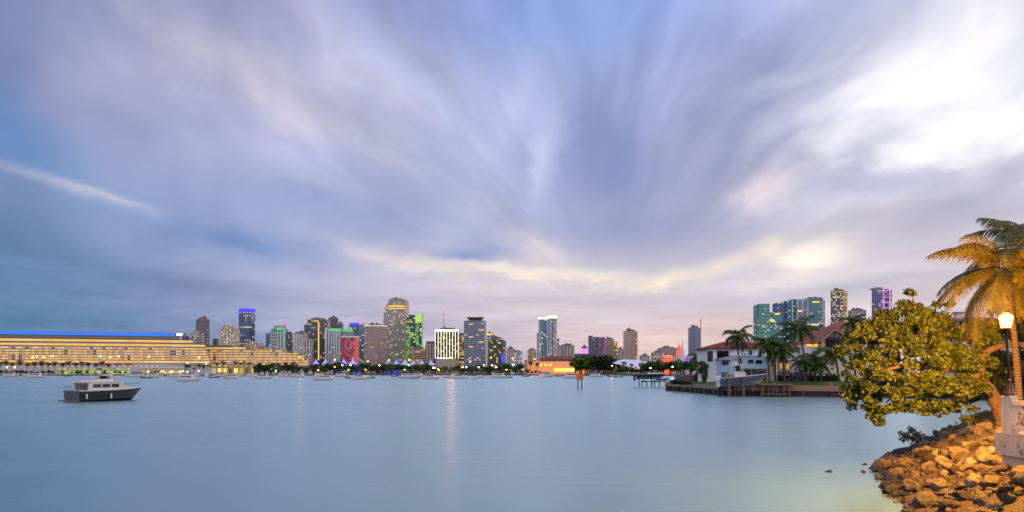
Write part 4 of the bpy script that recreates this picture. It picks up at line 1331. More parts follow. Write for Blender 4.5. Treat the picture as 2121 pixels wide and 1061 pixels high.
fleet = [('cruiser', 18, 781, 12), ('cruiser', 72, 783, 5), ('houseboat', 62, 780, 170), ('runabout', 138, 780, 20), ('cruiser', 222, 780, 175), ('cruiser', 270, 780.5, 8), ('houseboat', 284, 781.5, 15),
         ('runabout', 303, 784, 10), ('cruiser', 318, 782, 190), ('runabout', 346, 780, 40), ('cruiser', 362, 781.5, 10), ('houseboat', 390, 781, 175), ('cruiser', 391, 790, 0), ('cruiser', 411, 780, 60), ('cruiser', 427, 780, 120),
         ('runabout', 442, 783, 10), ('houseboat', 456, 780, 5), ('cruiser', 478, 785, 175), ('cruiser', 488, 780, 20), ('cruiser', 520, 780, 30), ('cruiser', 547, 785, 0), ('sail', 528, 781, 80), ('cruiser', 586, 780.5, 30), ('cruiser', 620, 782, 170),
         ('houseboat', 612, 779.5, 10), ('cruiser', 660, 781, 60), ('cruiser', 669, 788, 175), ('cruiser', 704, 781, 5), ('runabout', 728, 784, 170), ('cruiser', 747, 786, 3), ('runabout', 766, 784, 170), ('runabout', 816, 780.5, 0), ('houseboat', 844, 784, 5), ('cruiser', 866, 781, 160), ('cruiser', 893, 785.5, 0),
         ('sail', 930, 783.5, 40), ('houseboat', 940, 781.5, 80), ('cruiser', 953, 784.5, 0), ('sail', 983, 785.5, 75), ('sail', 992, 783, 60), ('cruiser', 1030, 783.5, 0), ('runabout', 1052, 783, 170), ('runabout', 1088, 780.5, 0), ('cruiser', 1124, 782.5, 70), ('houseboat', 1128, 780.5, 10), ('runabout', 1158, 780.5, 0), ('cruiser', 1182, 784, 0), ('cruiser', 1232, 781, 0), ('runabout', 1266, 781, 20), ('runabout', 1282, 782, 170)]
for i, (k, x, y, d) in enumerate(fleet):
    Y = EYE * F / (y - HZ)
    Y = min(max(Y, 300), 1190)
    zoff = 0
    Lh = {'cruiser': 6.5, 'sail': 5.5, 'runabout': 3.5, 'houseboat': 7}[k]
    p = Vector((px_x(x, Y), Y, 0)) - Vector((math.cos(R(d)) * Lh, math.sin(R(d)) * Lh, 0)) * .9
    p.z = -.15
    sc = 1.2 if Y > 600 else .9
    if k not in KINDS:
        KINDS[k] = far_boat(k)
        o = KINDS[k]
        o.location = p; o.rotation_euler.z = R(d); o.scale = (sc, sc, sc)
    else:
        o = dup(KINDS[k], p, R(d), sc)

# ================================================================== MIDDLE DISTANCE
def pt(v, px, py, Y):
    return at(px, py, Y)


piling_m = mat('weathered_piling', '5c5048', .9, .3, 3.0, bump=.02)
piling_dark = mat('wet_piling', '1c1a18', .8, .3, 3.0)
plank = mat('dock_plank', '7a5c42', .85, .25, 2.0)

# ------------------------------------------------------------------ orange channel sign
Y = 200
t = thing('channel_sign', 'square orange notice board on two dark posts standing in open water', 'sign', (px_x(1200.5, Y), Y, 0))
for xa, xb in ((1198, 1197), (1204, 1205.5)):
    MB().tube([at(xb, 775 + 0, Y + .1).xz.to_3d() if False else Vector((px_x(xa, Y), Y + .12, zt(776, Y))), Vector((px_x(xb, Y), Y + .12, -1))], .13, 8).build('post', piling_dark, t)
MB().box(px_x(1193.2, Y), px_x(1208.4, Y), Y - .06, Y, zt(787.4, Y), zt(775, Y)).build('board', mat('sign_orange', 'de641c', .6, .08), t)
q = MB()
for y, a, b in ((778.2, 1196.5, 1204), (780.0, 1195.5, 1206), (782.0, 1196, 1205.5)):
    x = a
    k = 0
    while x < b:
        w = (1.2, .8, 1.6)[k % 3]
        q.box(px_x(x, Y), px_x(min(x + w, b), Y), Y - .075, Y - .062, zt(y + .8, Y), zt(y, Y)); x += w + .45; k += 1
q.build('lettering', mat('sign_ink', '7c2c10', .7), t)
MB().box(px_x(1193, Y), px_x(1208.6, Y), Y - .08, Y - .001, zt(775.2, Y), zt(774.6, Y)).build('board_edge', piling_dark, t)

# ------------------------------------------------------------------ lifted dark speedboat on its piles
Y = 237
t = thing('boat_lift', 'row of dark pilings and beams carrying the navy speedboat', 'boat lift', (px_x(1345, Y), Y, 0))
for x, yt, dY in ((1321.7, 772, -1.6), (1331, 789, 1.2), (1338, 789, -1.2), (1348, 774, -1.6), (1357, 787, 1.2), (1364.5, 790, -1.2), (1326, 776, 2.2), (1352, 776, 2.2)):
    MB().tube([(px_x(x, Y), Y + dY, -1.5), (px_x(x, Y), Y + dY, zt(yt, Y))], .15, 7).build('piling', piling_dark, t)
for dY in (-1.3, 1.3):
    MB().box(px_x(1329, Y), px_x(1366, Y), Y + dY - .1, Y + dY + .1, zt(791.5, Y), zt(789.8, Y)).build('beam', piling_dark, t)
for x in (1334, 1357):
    MB().box(px_x(x, Y) - .12, px_x(x, Y) + .12, Y - 1.7, Y + 2.2, zt(789.7, Y), zt(787.6, Y)).build('cradle_beam', steel, t)
t = thing('speedboat', 'sleek navy speedboat raised on pilings with black outboards', 'boat', (px_x(1318, Y), Y, zt(783.5, Y)))
t.rotation_euler = (0, R(-1.0), 0)
navy = mat('speedboat_navy', '101c38', .25, .05, .6)
hull_parts(t, 8.6, 2.5, 1.15, navy, mat('speedboat_cream', 'a0a49c', .5, .05), .0, .35, boat_white, boat_white)
MB().prism([(3.2, -1.0), (7.6, -.55), (8.6, 0), (7.6, .55), (3.2, 1.0)], 1.14, [1.55, 1.3, 1.2, 1.3, 1.55]).build('foredeck', boat_white, t, loc=1)
MB().add([(2.9, -.7, 1.2), (2.9, .7, 1.2), (2.6, .55, 2.0), (2.6, -.55, 2.0), (3.7, 0, 1.3)], [(0, 1, 2, 3), (0, 3, 4), (3, 2, 4), (2, 1, 4)]).build('windscreen', glass_dark, t, loc=1)
for y in (-.45, .45):
    o = MB().box(-.95, -.1, y - .25, y + .25, .55, 1.25).box(-.75, -.35, y - .1, y + .1, -.75, .55).box(-.9, -.2, y - .2, y + .2, -.3, -.15).build('outboard_motor', dark_metal, t, loc=1)
for x in (1.0, 1.9):
    MB().box(x, x + .5, -.7, .7, 1.1, 1.75).build('seat', boat_navy, t, loc=1)
t = thing('inflatable_dinghy', 'grey blue inflatable dinghy slung beside the navy speedboat', 'dinghy', at(1372, 786.5, Y - 1))
q = MB()
q.tube([(-1.6, -.6, 0), (.6, -.62, .02), (1.4, -.4, .12), (1.75, 0, .2), (1.4, .4, .12), (.6, .62, .02), (-1.6, .6, 0)], .3, 8)
q.build('tube', mat('dinghy_fabric', '2c4a62', .6, .08), t, True, loc=1)
MB().box(-1.4, .9, -.5, .5, -.25, -.15).build('floor_board', dark_metal, t, loc=1); MB().box(-1.5, -1.4, -.5, .5, -.3, .3).build('transom', dark_metal, t, loc=1)
MB().box(px_x(1360, Y) - px_x(1372, Y), 2.2, -.1, .1, -.75, -.5).box(-1.0, -.85, -.7, .7, -.5, -.28).box(.5, .65, -.7, .7, -.5, -.28).build('cradle', steel, t, loc=1)

# ------------------------------------------------------------------ house plot, seawall
lawn = mat('lawn', '3c6018', .9, .35, 1.2, detail=8)
PL = [(px_x(1380, 186), 186), (px_x(1440, 163), 163), (px_x(1500, 142), 142), (px_x(1640, 138), 138), (px_x(1742, 134), 134), (78, 124), (118, 150), (130, 240), (60, 262), (px_x(1380, 230), 230)]
GH = 1.72
tag(MB().prism([(x, y) for x, y in PL], -2, GH - .12).build('house_plot_ground', lawn), kind='structure')
ins = []
cxy = Vector((px_x(1600, 175), 178))
for x, y in PL:
    d = cxy - Vector((x, y)); d.normalize(); ins.append((x + d.x * 7, y + d.y * 7))
nP = len(PL)
tag(MB().add([(x, y, GH - .11) for x, y in PL] + [(x, y, 2.45) for x, y in ins], [(i, (i + 1) % nP, nP + (i + 1) % nP, nP + i) for i in range(nP)] + [tuple(range(nP, 2 * nP))]).build('lawn', lawn), kind='structure')
wallm = mat('seawall_concrete', '83756a', .9, .25, 1.2, bump=.03)
wetm = mat('seawall_wet', '2c2620', .8, .35, 1.5)
brick = mat('seawall_brick', '94705e', .9, .2, 3.0, bump=.03)
for (i0, i1, lb, capm) in ((0, 2, 'curved dark seawall with a pale cap along the green lawn', wallm), (2, 5, 'straight stone seawall with a brick coloured top right of the dock', brick)):
    seg = PL[i0:i1 + 1]
    t = thing('seawall', lb, 'wall', (seg[0][0], seg[0][1], 0))
    for nm, off, z0, z1, m in (('panel', .18, -2, 1.05 if i0 == 0 else .95, wetm), ('cap', .34, 1.05 if i0 == 0 else .95, GH + (.0 if i0 == 0 else .12), capm)):
        out, inn = [], []
        for k, p in enumerate(seg):
            a = Vector(seg[max(k - 1, 0)]); b = Vector(seg[min(k + 1, len(seg) - 1)])
            d = (b - a).normalized(); nrm = Vector((d.y, -d.x))
            out.append(tuple(Vector(p) + nrm * off)); inn.append(tuple(Vector(p) - nrm * .25))
        MB().prism(out + inn[::-1], z0, z1).build(nm, m, t)
    for k in range(len(seg) - 1):
        a, b = Vector(seg[k]), Vector(seg[k + 1])
        n_ = max(2, int((b - a).length / 3.2))
        d = (b - a).normalized(); nrm = Vector((d.y, -d.x))
        for j in range(n_):
            p = a.lerp(b, (j + .5) / n_) + nrm * .34
            MB().tube([(p.x, p.y, -1.5), (p.x, p.y, .9)], .14, 6).build('piling', piling_dark if j % 2 else piling_m, t)

# ------------------------------------------------------------------ villa
def roof_mat():
    if 'barrel_tile' in MATS: return MATS['barrel_tile']
    m = mat('barrel_tile', '8a3420', .85, .3, 1.5)
    t = m.node_tree
    p = t.nodes['Principled BSDF']
    c = t.nodes.new('ShaderNodeTexCoord')
    x, y, z = sep(t, c.outputs['Object'])
    w = ((x + y * .35) * (math.pi * 2 / .42)).fn('SINE')
    b = t.nodes.new('ShaderNodeBump'); b.inputs['Distance'].default_value = .12; b.inputs['Strength'].default_value = 1
    t.links.new(w.s, b.inputs['Height']); t.links.new(b.outputs[0], p.inputs['Normal'])
    return m


tile = roof_mat()
stucco = mat('white_stucco', 'cfd2da', .85, .08, .8)
stucco_skylit = mat('sky_tinted_stucco', '92b8d2', .85, .08, .8)  # white walls with blue sky light painted into the stucco colour
stucco_cream = mat('cream_stucco', 'c8b8ae', .85, .08, .8)
trim = mat('window_trim', '2a2624', .6)
darkglass = mat('house_glass', '10141a', .08, .1, .5, spec=.7)


def window(t, Y, x0, x1, y0, y1, mull=2, rows=1, pane=None, arch=False):
    a, b, z0, z1 = px_x(x0, Y), px_x(x1, Y), zt(y1, Y), zt(y0, Y)
    f = MB()
    w = .09
    f.box(a, a + w, Y - .10, Y - .002, z0, z1).box(b - w, b, Y - .10, Y - .002, z0, z1).box(a + w, b - w, Y - .10, Y - .002, z0, z0 + w)
    f.box(a + w, b - w, Y - .10, Y - .002, z1 - w, z1)
    for k in range(1, mull):
        c = a + (b - a) * k / mull
        f.box(c - .035, c + .035, Y - .09, Y - .002, z0 + w, z1 - w)
    o = f.build('window', trim, t)
    g = MB().box(a + w, b - w, Y - .05, Y - .001, z0 + w, z1 - w)
    if arch:
        r = (b - a) / 2
        g.extrude_y([(a + r + r * math.cos(th), z1 + r * math.sin(th)) for th in [math.pi * k / 8 for k in range(9)]], Y - .05, Y - .001)
    gp = g.build('pane', pane or darkglass, None)
    gp.parent = o
    off = base(t)
    gp.data.transform(Matrix.Translation(-off))
    return o


Y = 163
t = thing('waterfront_villa', 'white villa with painted blue sky light and a red tile roof behind the lifted boat', 'house', (px_x(1560, Y), Y + 6, GH))
xa, xb, xc_ = px_x(1478, Y), px_x(1704, Y), px_x(1462, Y + 5)
MB().prism([(xc_, Y + 5), (xa, Y), (xb, Y), (xb, Y + 13), (xc_, Y + 13)], GH - .4, zt(720.4, Y)).build('wall', stucco, t)
# hip roof
ez = zt(721.2, Y - .9)
el_, er_ = px_x(1455.5, Y + 3.5), px_x(1708, Y)
rz_ = zt(708.5, Y + 6)
MB().add([(el_, Y + 4.6, ez), (px_x(1476, Y - .9), Y - .9, ez), (er_, Y - .9, ez), (er_, Y + 13.8, ez), (el_, Y + 13.8, ez), (px_x(1497, Y + 6), Y + 6, rz_), (er_ - 3, Y + 6, rz_)],
         [(0, 1, 5), (1, 2, 6, 5), (2, 3, 6), (3, 4, 5, 6), (4, 0, 5), (4, 3, 2, 1, 0)]).build('roof', tile, t)
fb = MB(); fb.prism([(px_x(1476, Y - .95), Y - .95), (er_, Y - .95), (er_, Y - .88), (px_x(1476, Y - .88), Y - .88)], ez - .16, ez + .03); fb.build('fascia', mat('fascia_wood', '4a2e24', .8), t)
window(t, Y, 1485, 1509.5, 727, 747, 5)
window(t, Y, 1485.5, 1490, 761, 776, 1, arch=True)
window(t, Y, 1665, 1671, 726, 738, 2)
window(t, Y, 1552, 1558, 727, 735, 2)
# opening in the chamfered left face, its dark depth painted as a flat sheet
ca_, cb_ = Vector((xc_, Y + 5)), Vector((xa, Y))
dd = (cb_ - ca_).normalized(); nn = Vector((dd.y, -dd.x))
p1, p2 = ca_ + dd * 1.2, cb_ - dd * .5
MB().prism([tuple(p1 + nn * .03), tuple(p2 + nn * .03), tuple(p2 - nn * .01), tuple(p1 - nn * .01)], zt(749, Y), zt(727, Y)).build('balcony_door', mat('dark_opening', '1e2226', .7), t)
MB().prism([tuple(p1 + nn * .06), tuple(p1 + nn * .06 + dd * .7), tuple(p1 + dd * .7 + nn * .031), tuple(p1 + nn * .031)], zt(748, Y), zt(728, Y)).build('curtain', mat('rust_curtain', '4a3430', .9), t)
# lower wing with flat terrace and lean to bay; blue sky light painted in
Y2 = 159.5
MB().box(px_x(1522, Y2), px_x(1590, Y2), Y2, Y - .01, zt(767, Y2), zt(737.5, Y2)).build('terrace_wing', stucco_skylit, t)
MB().box(px_x(1522, Y2), px_x(1592, Y2), Y2 - .25, Y - .02, zt(737.4, Y2), zt(736, Y2)).build('parapet', stucco, t)
MB().box(px_x(1526, Y2), px_x(1588, Y2), Y2 + .6, Y - .012, GH - .3, zt(767.1, Y2)).build('undercroft', mat('shaded_recess', '3a3634', .9), t)  # solid block, shade under the overhang put into its colour
MB().box(px_x(1494, Y2), px_x(1522, Y2) - .01, Y2 - .4, Y - .013, GH - .3, zt(744.5, Y2)).build('bay', stucco_skylit, t)
za, zb = zt(744.6, Y2), zt(737.5, Y2)
MB().add([(px_x(1488, Y2), Y2 - .9, za), (px_x(1514, Y2), Y2 - .9, za + .1), (px_x(1527, Y2), Y2 - .7, zb), (px_x(1527, Y2), Y - .03, zb + .2), (px_x(1488, Y2), Y - .03, za + .1),
          (px_x(1488, Y2), Y2 - .9, za - .18), (px_x(1514, Y2), Y2 - .9, za - .12), (px_x(1527, Y2), Y2 - .7, zb - .25)], [(0, 1, 2, 3, 4), (5, 6, 1, 0), (6, 7, 2, 1)]).build('lean_to_roof', mat('pale_tile', '8a96b0', .8, .1, 1.5), t)
Yb = Y2 - .4
window(t, Yb, 1495.2, 1509.4, 748, 756.5, 2); window(t, Yb, 1495.2, 1498.5, 771, 784, 1)
teal_glass = mat('teal_pane', '2a6a78', .15)
window(t, Yb, 1501, 1508, 771, 779, 2, pane=teal_glass)
window(t, Y2, 1531, 1536, 742, 756, 1); window(t, Y2, 1549.5, 1560, 745, 753.5, 3); window(t, Y2, 1565, 1578, 746, 754, 3)
for x, y in ((1537, 733.8), (1543, 733), (1551, 733.6)):
    pot = MB().lathe([(.12, 0), (.2, .35)], at(x, 736, Y2 + .4), 8).build('flower_pot', mat('blue_pot', '2a3a8a', .5), t)
# balcony rail of the lower wing
q = MB()
for k in range(12):
    x = px_x(1540 + k * 4, Y2); q.box(x - .02, x + .02, Y2 - .95, Y2 - .9, zt(762, Y2), zt(755, Y2))
q.box(px_x(1540, Y2), px_x(1585, Y2), Y2 - .97, Y2 - .88, zt(755, Y2), zt(754.3, Y2)).build('railing', white_paint, t)
MB().box(px_x(1530, Y2), px_x(1590, Y2), Y2 - 1.0, Y2 - .01, zt(763.4, Y2), zt(762.2, Y2)).build('balcony_slab', stucco, t)
# loggia on the right, with warm lamps
Y3 = 158
MB().box(px_x(1590, Y3) + .02, px_x(1648, Y3), Y3, Y - .014, zt(747, Y3), zt(737, Y3)).build('loggia_roof', stucco_cream, t)
MB().box(px_x(1592, Y3), px_x(1648, Y3), Y3 + 3.2, Y3 + 3.6, GH - .2, zt(747.1, Y3)).build('loggia_wall', stucco_cream, t)
for x in (1596, 1610, 1624, 1638, 1645):
    MB().lathe([(.26, GH - .1), (.26, GH + .3), (.2, GH + .35), (.18, zt(749, Y3)), (.28, zt(747.2, Y3))], (px_x(x, Y3), Y3 + .4, 0), 10).build('column', stucco_cream, t)
for x in (1604, 1618, 1631):
    q = MB().box(px_x(x - 3, Y3 + 3.2), px_x(x + 3, Y3 + 3.2), Y3 + 3.14, Y3 + 3.19, zt(764, Y3), zt(752, Y3)).build('lit_doorway', lamp_mat('warm_room', 'ffb860', .55, False), t)

# gabled house to the right
Y = 158
t = thing('gabled_house', 'cream gabled house with a tall pointed glass front and pink tiled roof', 'house', (px_x(1735, Y), Y + 6, GH))
gx0, gx1, pk = px_x(1701, Y), px_x(1752, Y), px_x(1725.5, Y)
zE, zP = zt(701, Y), zt(683, Y)
MB().extrude_y([(gx0, GH - .3), (gx1, GH - .3), (gx1, zE), (pk, zP), (gx0, zE)], Y, Y + 12).build('wall', stucco_cream, t)
pink_tile = mat('pink_tile', '84503f', .85, .25, 1.5)
rt = .28
ox = 1.7
for sg, nm in ((-1, 'roof_slope'), (1, 'roof_slope')):
    xe = (gx0 if sg < 0 else gx1) + sg * ox
    ze = zE - ox * (zP - zE) / (pk - gx0) * .9
    pts = [(pk, zP + .05), (xe, ze), (xe, ze + rt), (pk, zP + .05 + rt)]
    MB().extrude_y(pts if sg < 0 else pts[::-1], Y - 1.2, Y + 12.3).build(nm, pink_tile, t)
    pts2 = [(pk, zP - .12), (xe, ze - .17), (xe, ze - .01), (pk, zP + .04)]
    MB().extrude_y(pts2 if sg < 0 else pts2[::-1], Y - 1.26, Y - 1.1).build('bargeboard', mat('bargeboard', 'c0a898', .8), t)
wx0, wx1, wp = px_x(1710, Y), px_x(1746, Y), px_x(1728, Y)
MB().extrude_y([(wx0, zt(742, Y)), (wx1, zt(742, Y)), (wx1, zt(702, Y)), (wp, zt(691, Y)), (wx0, zt(702, Y))], Y - .03, Y - .001).build('gable_window', darkglass, t)
q = MB()
for x in (1710, 1719, 1728, 1737, 1746):
    top = 702 - (11 * (1 - abs(x - 1728) / 18))
    q.box(px_x(x, Y) - .08, px_x(x, Y) + .08, Y - .12, Y - .031, zt(742, Y), zt(top, Y))
q.box(wx0, wx1, Y - .13, Y - .032, zt(704.5, Y), zt(703, Y)); q.box(wx0, wx1, Y - .13, Y - .032, zt(722, Y), zt(721, Y))
q.build('window_frame', trim, t)
MB().box(px_x(1674, Y), gx0 - .01, Y + 1.5, Y + 9, GH - .3, zt(712, Y)).build('side_wing', stucco, t)
MB().box(px_x(1672, Y), gx0 - .02, Y + .6, Y + 9.3, zt(711.9, Y), zt(710.6, Y)).build('wing_roof', pink_tile, t)
MB().box(px_x(1676, Y), px_x(1699, Y), Y + 1.3, Y + 1.49, zt(717, Y), zt(712.4, Y)).build('soffit_light', lamp_mat('soffit_glow', 'ffb83a', 1.3), t)
MB().prism([(gx1 + .01, Y + 2), (px_x(1835, Y + 2), Y + 2), (px_x(1835, Y + 2), Y + 14), (gx1 + .01, Y + 14)], GH - .3, zt(689, Y)).build('main_wall', stucco_cream, t)
a, b = gx1 - 2.5, px_x(1845, Y)
MB().add([(a, Y + 1.2, zt(690, Y)), (b, Y + 1.2, zt(690, Y)), (b, Y + 15, zt(690, Y)), (a, Y + 15, zt(690, Y)), (a + 4, Y + 8, zt(666.5, Y + 8)), (b - 4, Y + 8, zt(666.5, Y + 8))],
         [(3, 2, 1, 0), (0, 1, 5, 4), (1, 2, 5), (2, 3, 4, 5), (3, 0, 4)]).build('roof', pink_tile, t)
window(t, Y + 2, 1772, 1784, 705, 730, 2); window(t, Y + 2, 1796, 1808, 705, 730, 2)

Y = 120
t = thing('chimneyed_house', 'roof and pale chimney of a house showing above the sea grape tree', 'house', (px_x(2040, Y), Y + 5, 2))
MB().box(px_x(1985, Y), px_x(2110, Y), Y, Y + 11, 1.5, zt(664, Y)).build('wall', stucco_cream, t)
a, b, z0 = px_x(1978, Y), px_x(2118, Y), zt(665, Y)
MB().add([(a, Y - .8, z0), (b, Y - .8, z0), (b, Y + 11.8, z0), (a, Y + 11.8, z0), (a + 3, Y + 5.5, zt(656, Y + 5)), (b - 3, Y + 5.5, zt(656, Y + 5))], [(3, 2, 1, 0), (0, 1, 5, 4), (1, 2, 5), (2, 3, 4, 5), (3, 0, 4)]).build('roof', pink_tile, t)
MB().box(px_x(2005, Y), px_x(2019, Y), Y + 3, Y + 4, z0, zt(646, Y)).build('chimney', stucco_cream, t)
MB().box(px_x(2002.5, Y), px_x(2021.5, Y), Y + 2.8, Y + 4.2, zt(645.9, Y), zt(643, Y)).build('chimney_cap', conc, t)

# garden bits
Y = 178
t = thing('garden_wall', 'low grey stone garden wall at the left end of the lawn', 'wall', (px_x(1425, Y), Y, GH))
MB().box(px_x(1398, Y), px_x(1456, Y), Y, Y + .4, GH - .3, zt(779, Y)).build('wall_face', mat('grey_stone', '5c5a60', .9, .3, 1.5, bump=.05), t)
MB().box(px_x(1397.5, Y), px_x(1456.5, Y), Y - .08, Y + .48, zt(778.9, Y), zt(777.8, Y)).build('coping', conc, t)
rng = random.Random(5)


def hedge(label, px0, px1, yt, Y, dep, n, m, group=None, h0=GH):
    c = at((px0 + px1) / 2, 780, Y)
    t = thing('hedge', label, 'hedge', (c.x, Y, h0), group)
    hw, hh = (px_x(px1, Y) - px_x(px0, Y)) / 2, zt(yt, Y) - h0
    bl = []
    k = max(3, int(hw * 2 / 1.1))
    for i in range(k):
        bl.append((-hw + (i + .5) * 2 * hw / k, rng.uniform(-.2, .2), hh * rng.uniform(.4, .55), 1.0, dep / 2, hh * rng.uniform(.46, .58)))
    leaves(MB(), bl, n, .16, rng, .55).build('foliage', m, t, loc=1)
    MB().box(-hw, hw, -dep * .25, dep * .25, -.1, hh * .7).build('stems', mat('hedge_core', '141a0e', .9), t, loc=1)
    return t


hg = leafmat('hedge_leaf', '0c180c', '22381a', .7, .1)
hedge('long dark clipped hedge behind the leaning palms and stairs', 1612, 1738, 770, 149, 1.6, 2600, hg)
hedge('low dark hedge along the near edge of the lawn at the left', 1393, 1414, 787.5, 172, 1.2, 500, hg)
hedge('small dark clipped bush on the lawn before the stone wall', 1414, 1428, 791, 164, 1.0, 300, hg)
hedge('tall dark shrub mass at the foot of the villa wall', 1440, 1476, 770, 176, 2.0, 900, hg)
# stairs with handrail
Y = 146
t = thing('garden_stairs', 'grey garden stairs with sloping handrails below the small palms', 'stairs', (px_x(1648, Y), Y, GH))
q = MB()
for k in range(8):
    x = px_x(1634 + k * 3.4, Y)
    q.box(x, x + .32, Y, Y + 1.4, GH - .1, GH + .22 * (k + 1))
q.build('steps', mat('stair_stone', '54504c', .9, .2), t)
for dy in (-.05, 1.45):
    q = MB().tube([(px_x(1630, Y), Y + dy, GH + .75), (px_x(1660, Y), Y + dy, GH + 2.7)], .06, 6)
    for k in range(4):
        x = px_x(1634 + k * 8, Y); q.tube([(x, Y + dy, GH), (x, Y + dy, GH + .95 + .6 * k)], .035, 5)
    q.build('handrail', steel, t)
t = thing('pier_block', 'short stone gate pier standing on the brick coloured seawall', 'pier', (px_x(1722, 135.2), 135.6, GH))
MB().box(px_x(1719, 135), px_x(1726, 135), 135.2, 135.9, GH, zt(793, 135)).build('shaft', brick, t); MB().box(px_x(1718.4, 135), px_x(1726.6, 135), 135.1, 136, zt(792.9, 135), zt(792.2, 135)).build('cap', conc, t)

# ------------------------------------------------------------------ dock and boat lift
Y = 137.4
t = thing('dock', 'low brown timber dock on posts beside the lifted fishing boat', 'dock', (px_x(1605, Y), Y, 0))
MB().box(px_x(1573, Y), px_x(1636, Y), Y - 1.2, Y + 2.2, zt(798.5, Y), zt(795.5, Y)).build('deck_boards', plank, t)
for x in (1578, 1590, 1606, 1620, 1632):
    MB().tube([(px_x(x, Y), Y - .9, -1.5), (px_x(x, Y), Y - .9, zt(797 if x != 1606 else 795, Y))], .17, 8).build('post', piling_m, t)
MB().box(px_x(1574, Y), px_x(1622, Y), Y - 2.2, Y - 1.3, zt(817, Y), zt(815.4, Y)).build('lower_platform', plank, t)
q = MB()
for x in (1594.5, 1599.5): q.tube([(px_x(x, Y), Y - 1.35, zt(815, Y)), (px_x(x, Y), Y - 1.35, zt(789, Y))], .035, 6)
for k in range(7):
    z = zt(813 - k * 3.2, Y); q.tube([(px_x(1594.5, Y), Y - 1.35, z), (px_x(1599.5, Y), Y - 1.35, z)], .03, 5)
q.build('ladder', steel, t)

Y = 139
t = thing('lift_frame', 'thick timber pilings and dark beams holding up the fishing boat', 'boat lift', (px_x(1530, Y), Y, 0))
for x, yt, dy, m in ((1504, 783, -2.0, piling_m), (1533, 781.5, -2.0, piling_m), (1572, 797, -1.6, piling_m), (1498, 800, 2.4, piling_dark), (1514, 801, 2.2, piling_dark), (1524, 800, 2.2, piling_dark), (1545, 799, 2.2, piling_dark), (1556, 800, 2.2, piling_dark), (1565, 799, 2.2, piling_dark)):
    MB().tube([(px_x(x, Y), Y + dy, -1.5), (px_x(x, Y), Y + dy, zt(yt, Y))], .26, 9).build('piling', m, t)
for x in (1508, 1552):
    MB().box(px_x(x, Y) - .12, px_x(x, Y) + .12, Y - 2.0, Y + 2.4, zt(808.5, Y), zt(805.5, Y)).build('cradle_beam', steel, t)
for dy in (-1.72, 2.2):
    MB().box(px_x(1499, Y), px_x(1576, Y), Y + dy - .1, Y + dy + .1, zt(806 if dy > 0 else 811, Y), zt(803 if dy > 0 else 809.5, Y)).build('beam', piling_dark, t)
t = thing('fishing_boat', 'slate blue and white centre console boat raised on a lift', 'boat', (px_x(1491.5, Y), Y, zt(795, Y)))
t.rotation_euler = (0, R(-3.5), 0)
slate = mat('slate_hull', '46586c', .3, .05, .5)
hull_parts(t, 7.9, 2.7, .95, slate, mat('hull_white', 'b4b6b8', .4, .05), .3, .6, boat_white, boat_white)
for y in (-.5, .5):
    MB().prism([(-.95, y - .26), (-.05, y - .26), (-.05, y + .26), (-.95, y + .26)], .55, [1.15, 1.45, 1.45, 1.15]).box(-.6, -.2, y - .12, y + .12, -.55, .55).box(-.85, -.1, y - .22, y + .22, -.35, -.22).build('outboard_motor', boat_white, t, loc=1)
MB().prism([(2.4, -.6), (4.2, -.6), (4.6, 0), (4.2, .6), (2.4, .6)], .95, [2.0, 1.8, 1.6, 1.8, 2.0]).build('console', boat_white, t, loc=1)
MB().add([(3.3, -.72, 1.9), (3.3, .72, 1.9), (2.9, .66, 2.9), (2.9, -.66, 2.9), (4.4, 0, 1.75), (3.5, 0, 2.9)], [(0, 4, 5, 3), (4, 1, 2, 5)]).build('windscreen', mat('tinted_screen', '39444e', .1, .05), t, loc=1)
MB().prism([(1.4, -1.0), (4.0, -.95), (4.4, 0), (4.0, .95), (1.4, 1.0)], 3.0, 3.12).build('hard_top', boat_white, t, loc=1)
q = MB()
for y in (-1, 1):
    q.tube([(1.6, y * 1.05, .95), (1.9, y * .95, 3.0)], .045, 6); q.tube([(4.1, y * 1.0, 1.1), (3.6, y * .9, 3.0)], .045, 6)
    q.tube([(1.9, y * .9, 3.1), (2.5, y * .6, 4.7)], .04, 6); q.tube([(3.6, y * .85, 3.1), (3.0, y * .6, 4.7)], .04, 6); q.tube([(1.9, y * .9, 3.1), (3.0, y * .6, 4.7)], .025, 5)
q.build('tower_frame', boat_white, t, loc=1)
MB().prism([(2.1, -.8), (3.6, -.75), (3.6, .75), (2.1, .8)], 4.7, 4.78).build('tower_top', boat_white, t, loc=1)
MB().box(2.5, 3.1, -.5, .5, 3.13, 3.7).build('upper_helm', boat_white, t, loc=1)
for y in (-1.15, 1.15): MB().tube([(3.7, y, .95), (3.5, y * 1.1, 3.2)] if y > 0 else [(5.2, y, 1.1), (5.05, y * 1.05, 3.3)], .03, 5).build('outrigger', boat_white, t, loc=1)
for x in (.9, 1.7): MB().box(x, x + .5, -.75, .75, .9, 1.5).build('seat', mat('tan_seat', '8a6c58', .8), t, loc=1)
q = MB(); q.tube([(5.0, -1.2, 1.55), (7.0, -.75, 1.75), (8.5, 0, 1.85), (7.0, .75, 1.75), (5.0, 1.2, 1.55)], .025, 5)
for x, y in ((5.4, 1.12), (6.6, .85), (7.6, .5)):
    for s_ in (-1, 1): q.tube([(x, s_ * y, 1.1), (x, s_ * y, 1.62)], .02, 5)
q.build('bow_rail', steel, t, loc=1)

# ------------------------------------------------------------------ palms by the houses
def house_palm(label, bx, by, cx, cy, Y, rpx, seed, n=15, name='coconut_palm', **k):
    b, c = at(bx, by, Y), at(cx, cy, Y)
    b.z = max(b.z, GH - .05) if by > 760 else b.z
    return palm(name, label, (b.x, b.y, GH - .05), c.z - GH, rpx / F * Y, n + 4, 40, .06, (c.x - b.x, 0), seed=seed, tr=.2, group=None, ll=.3, **k)


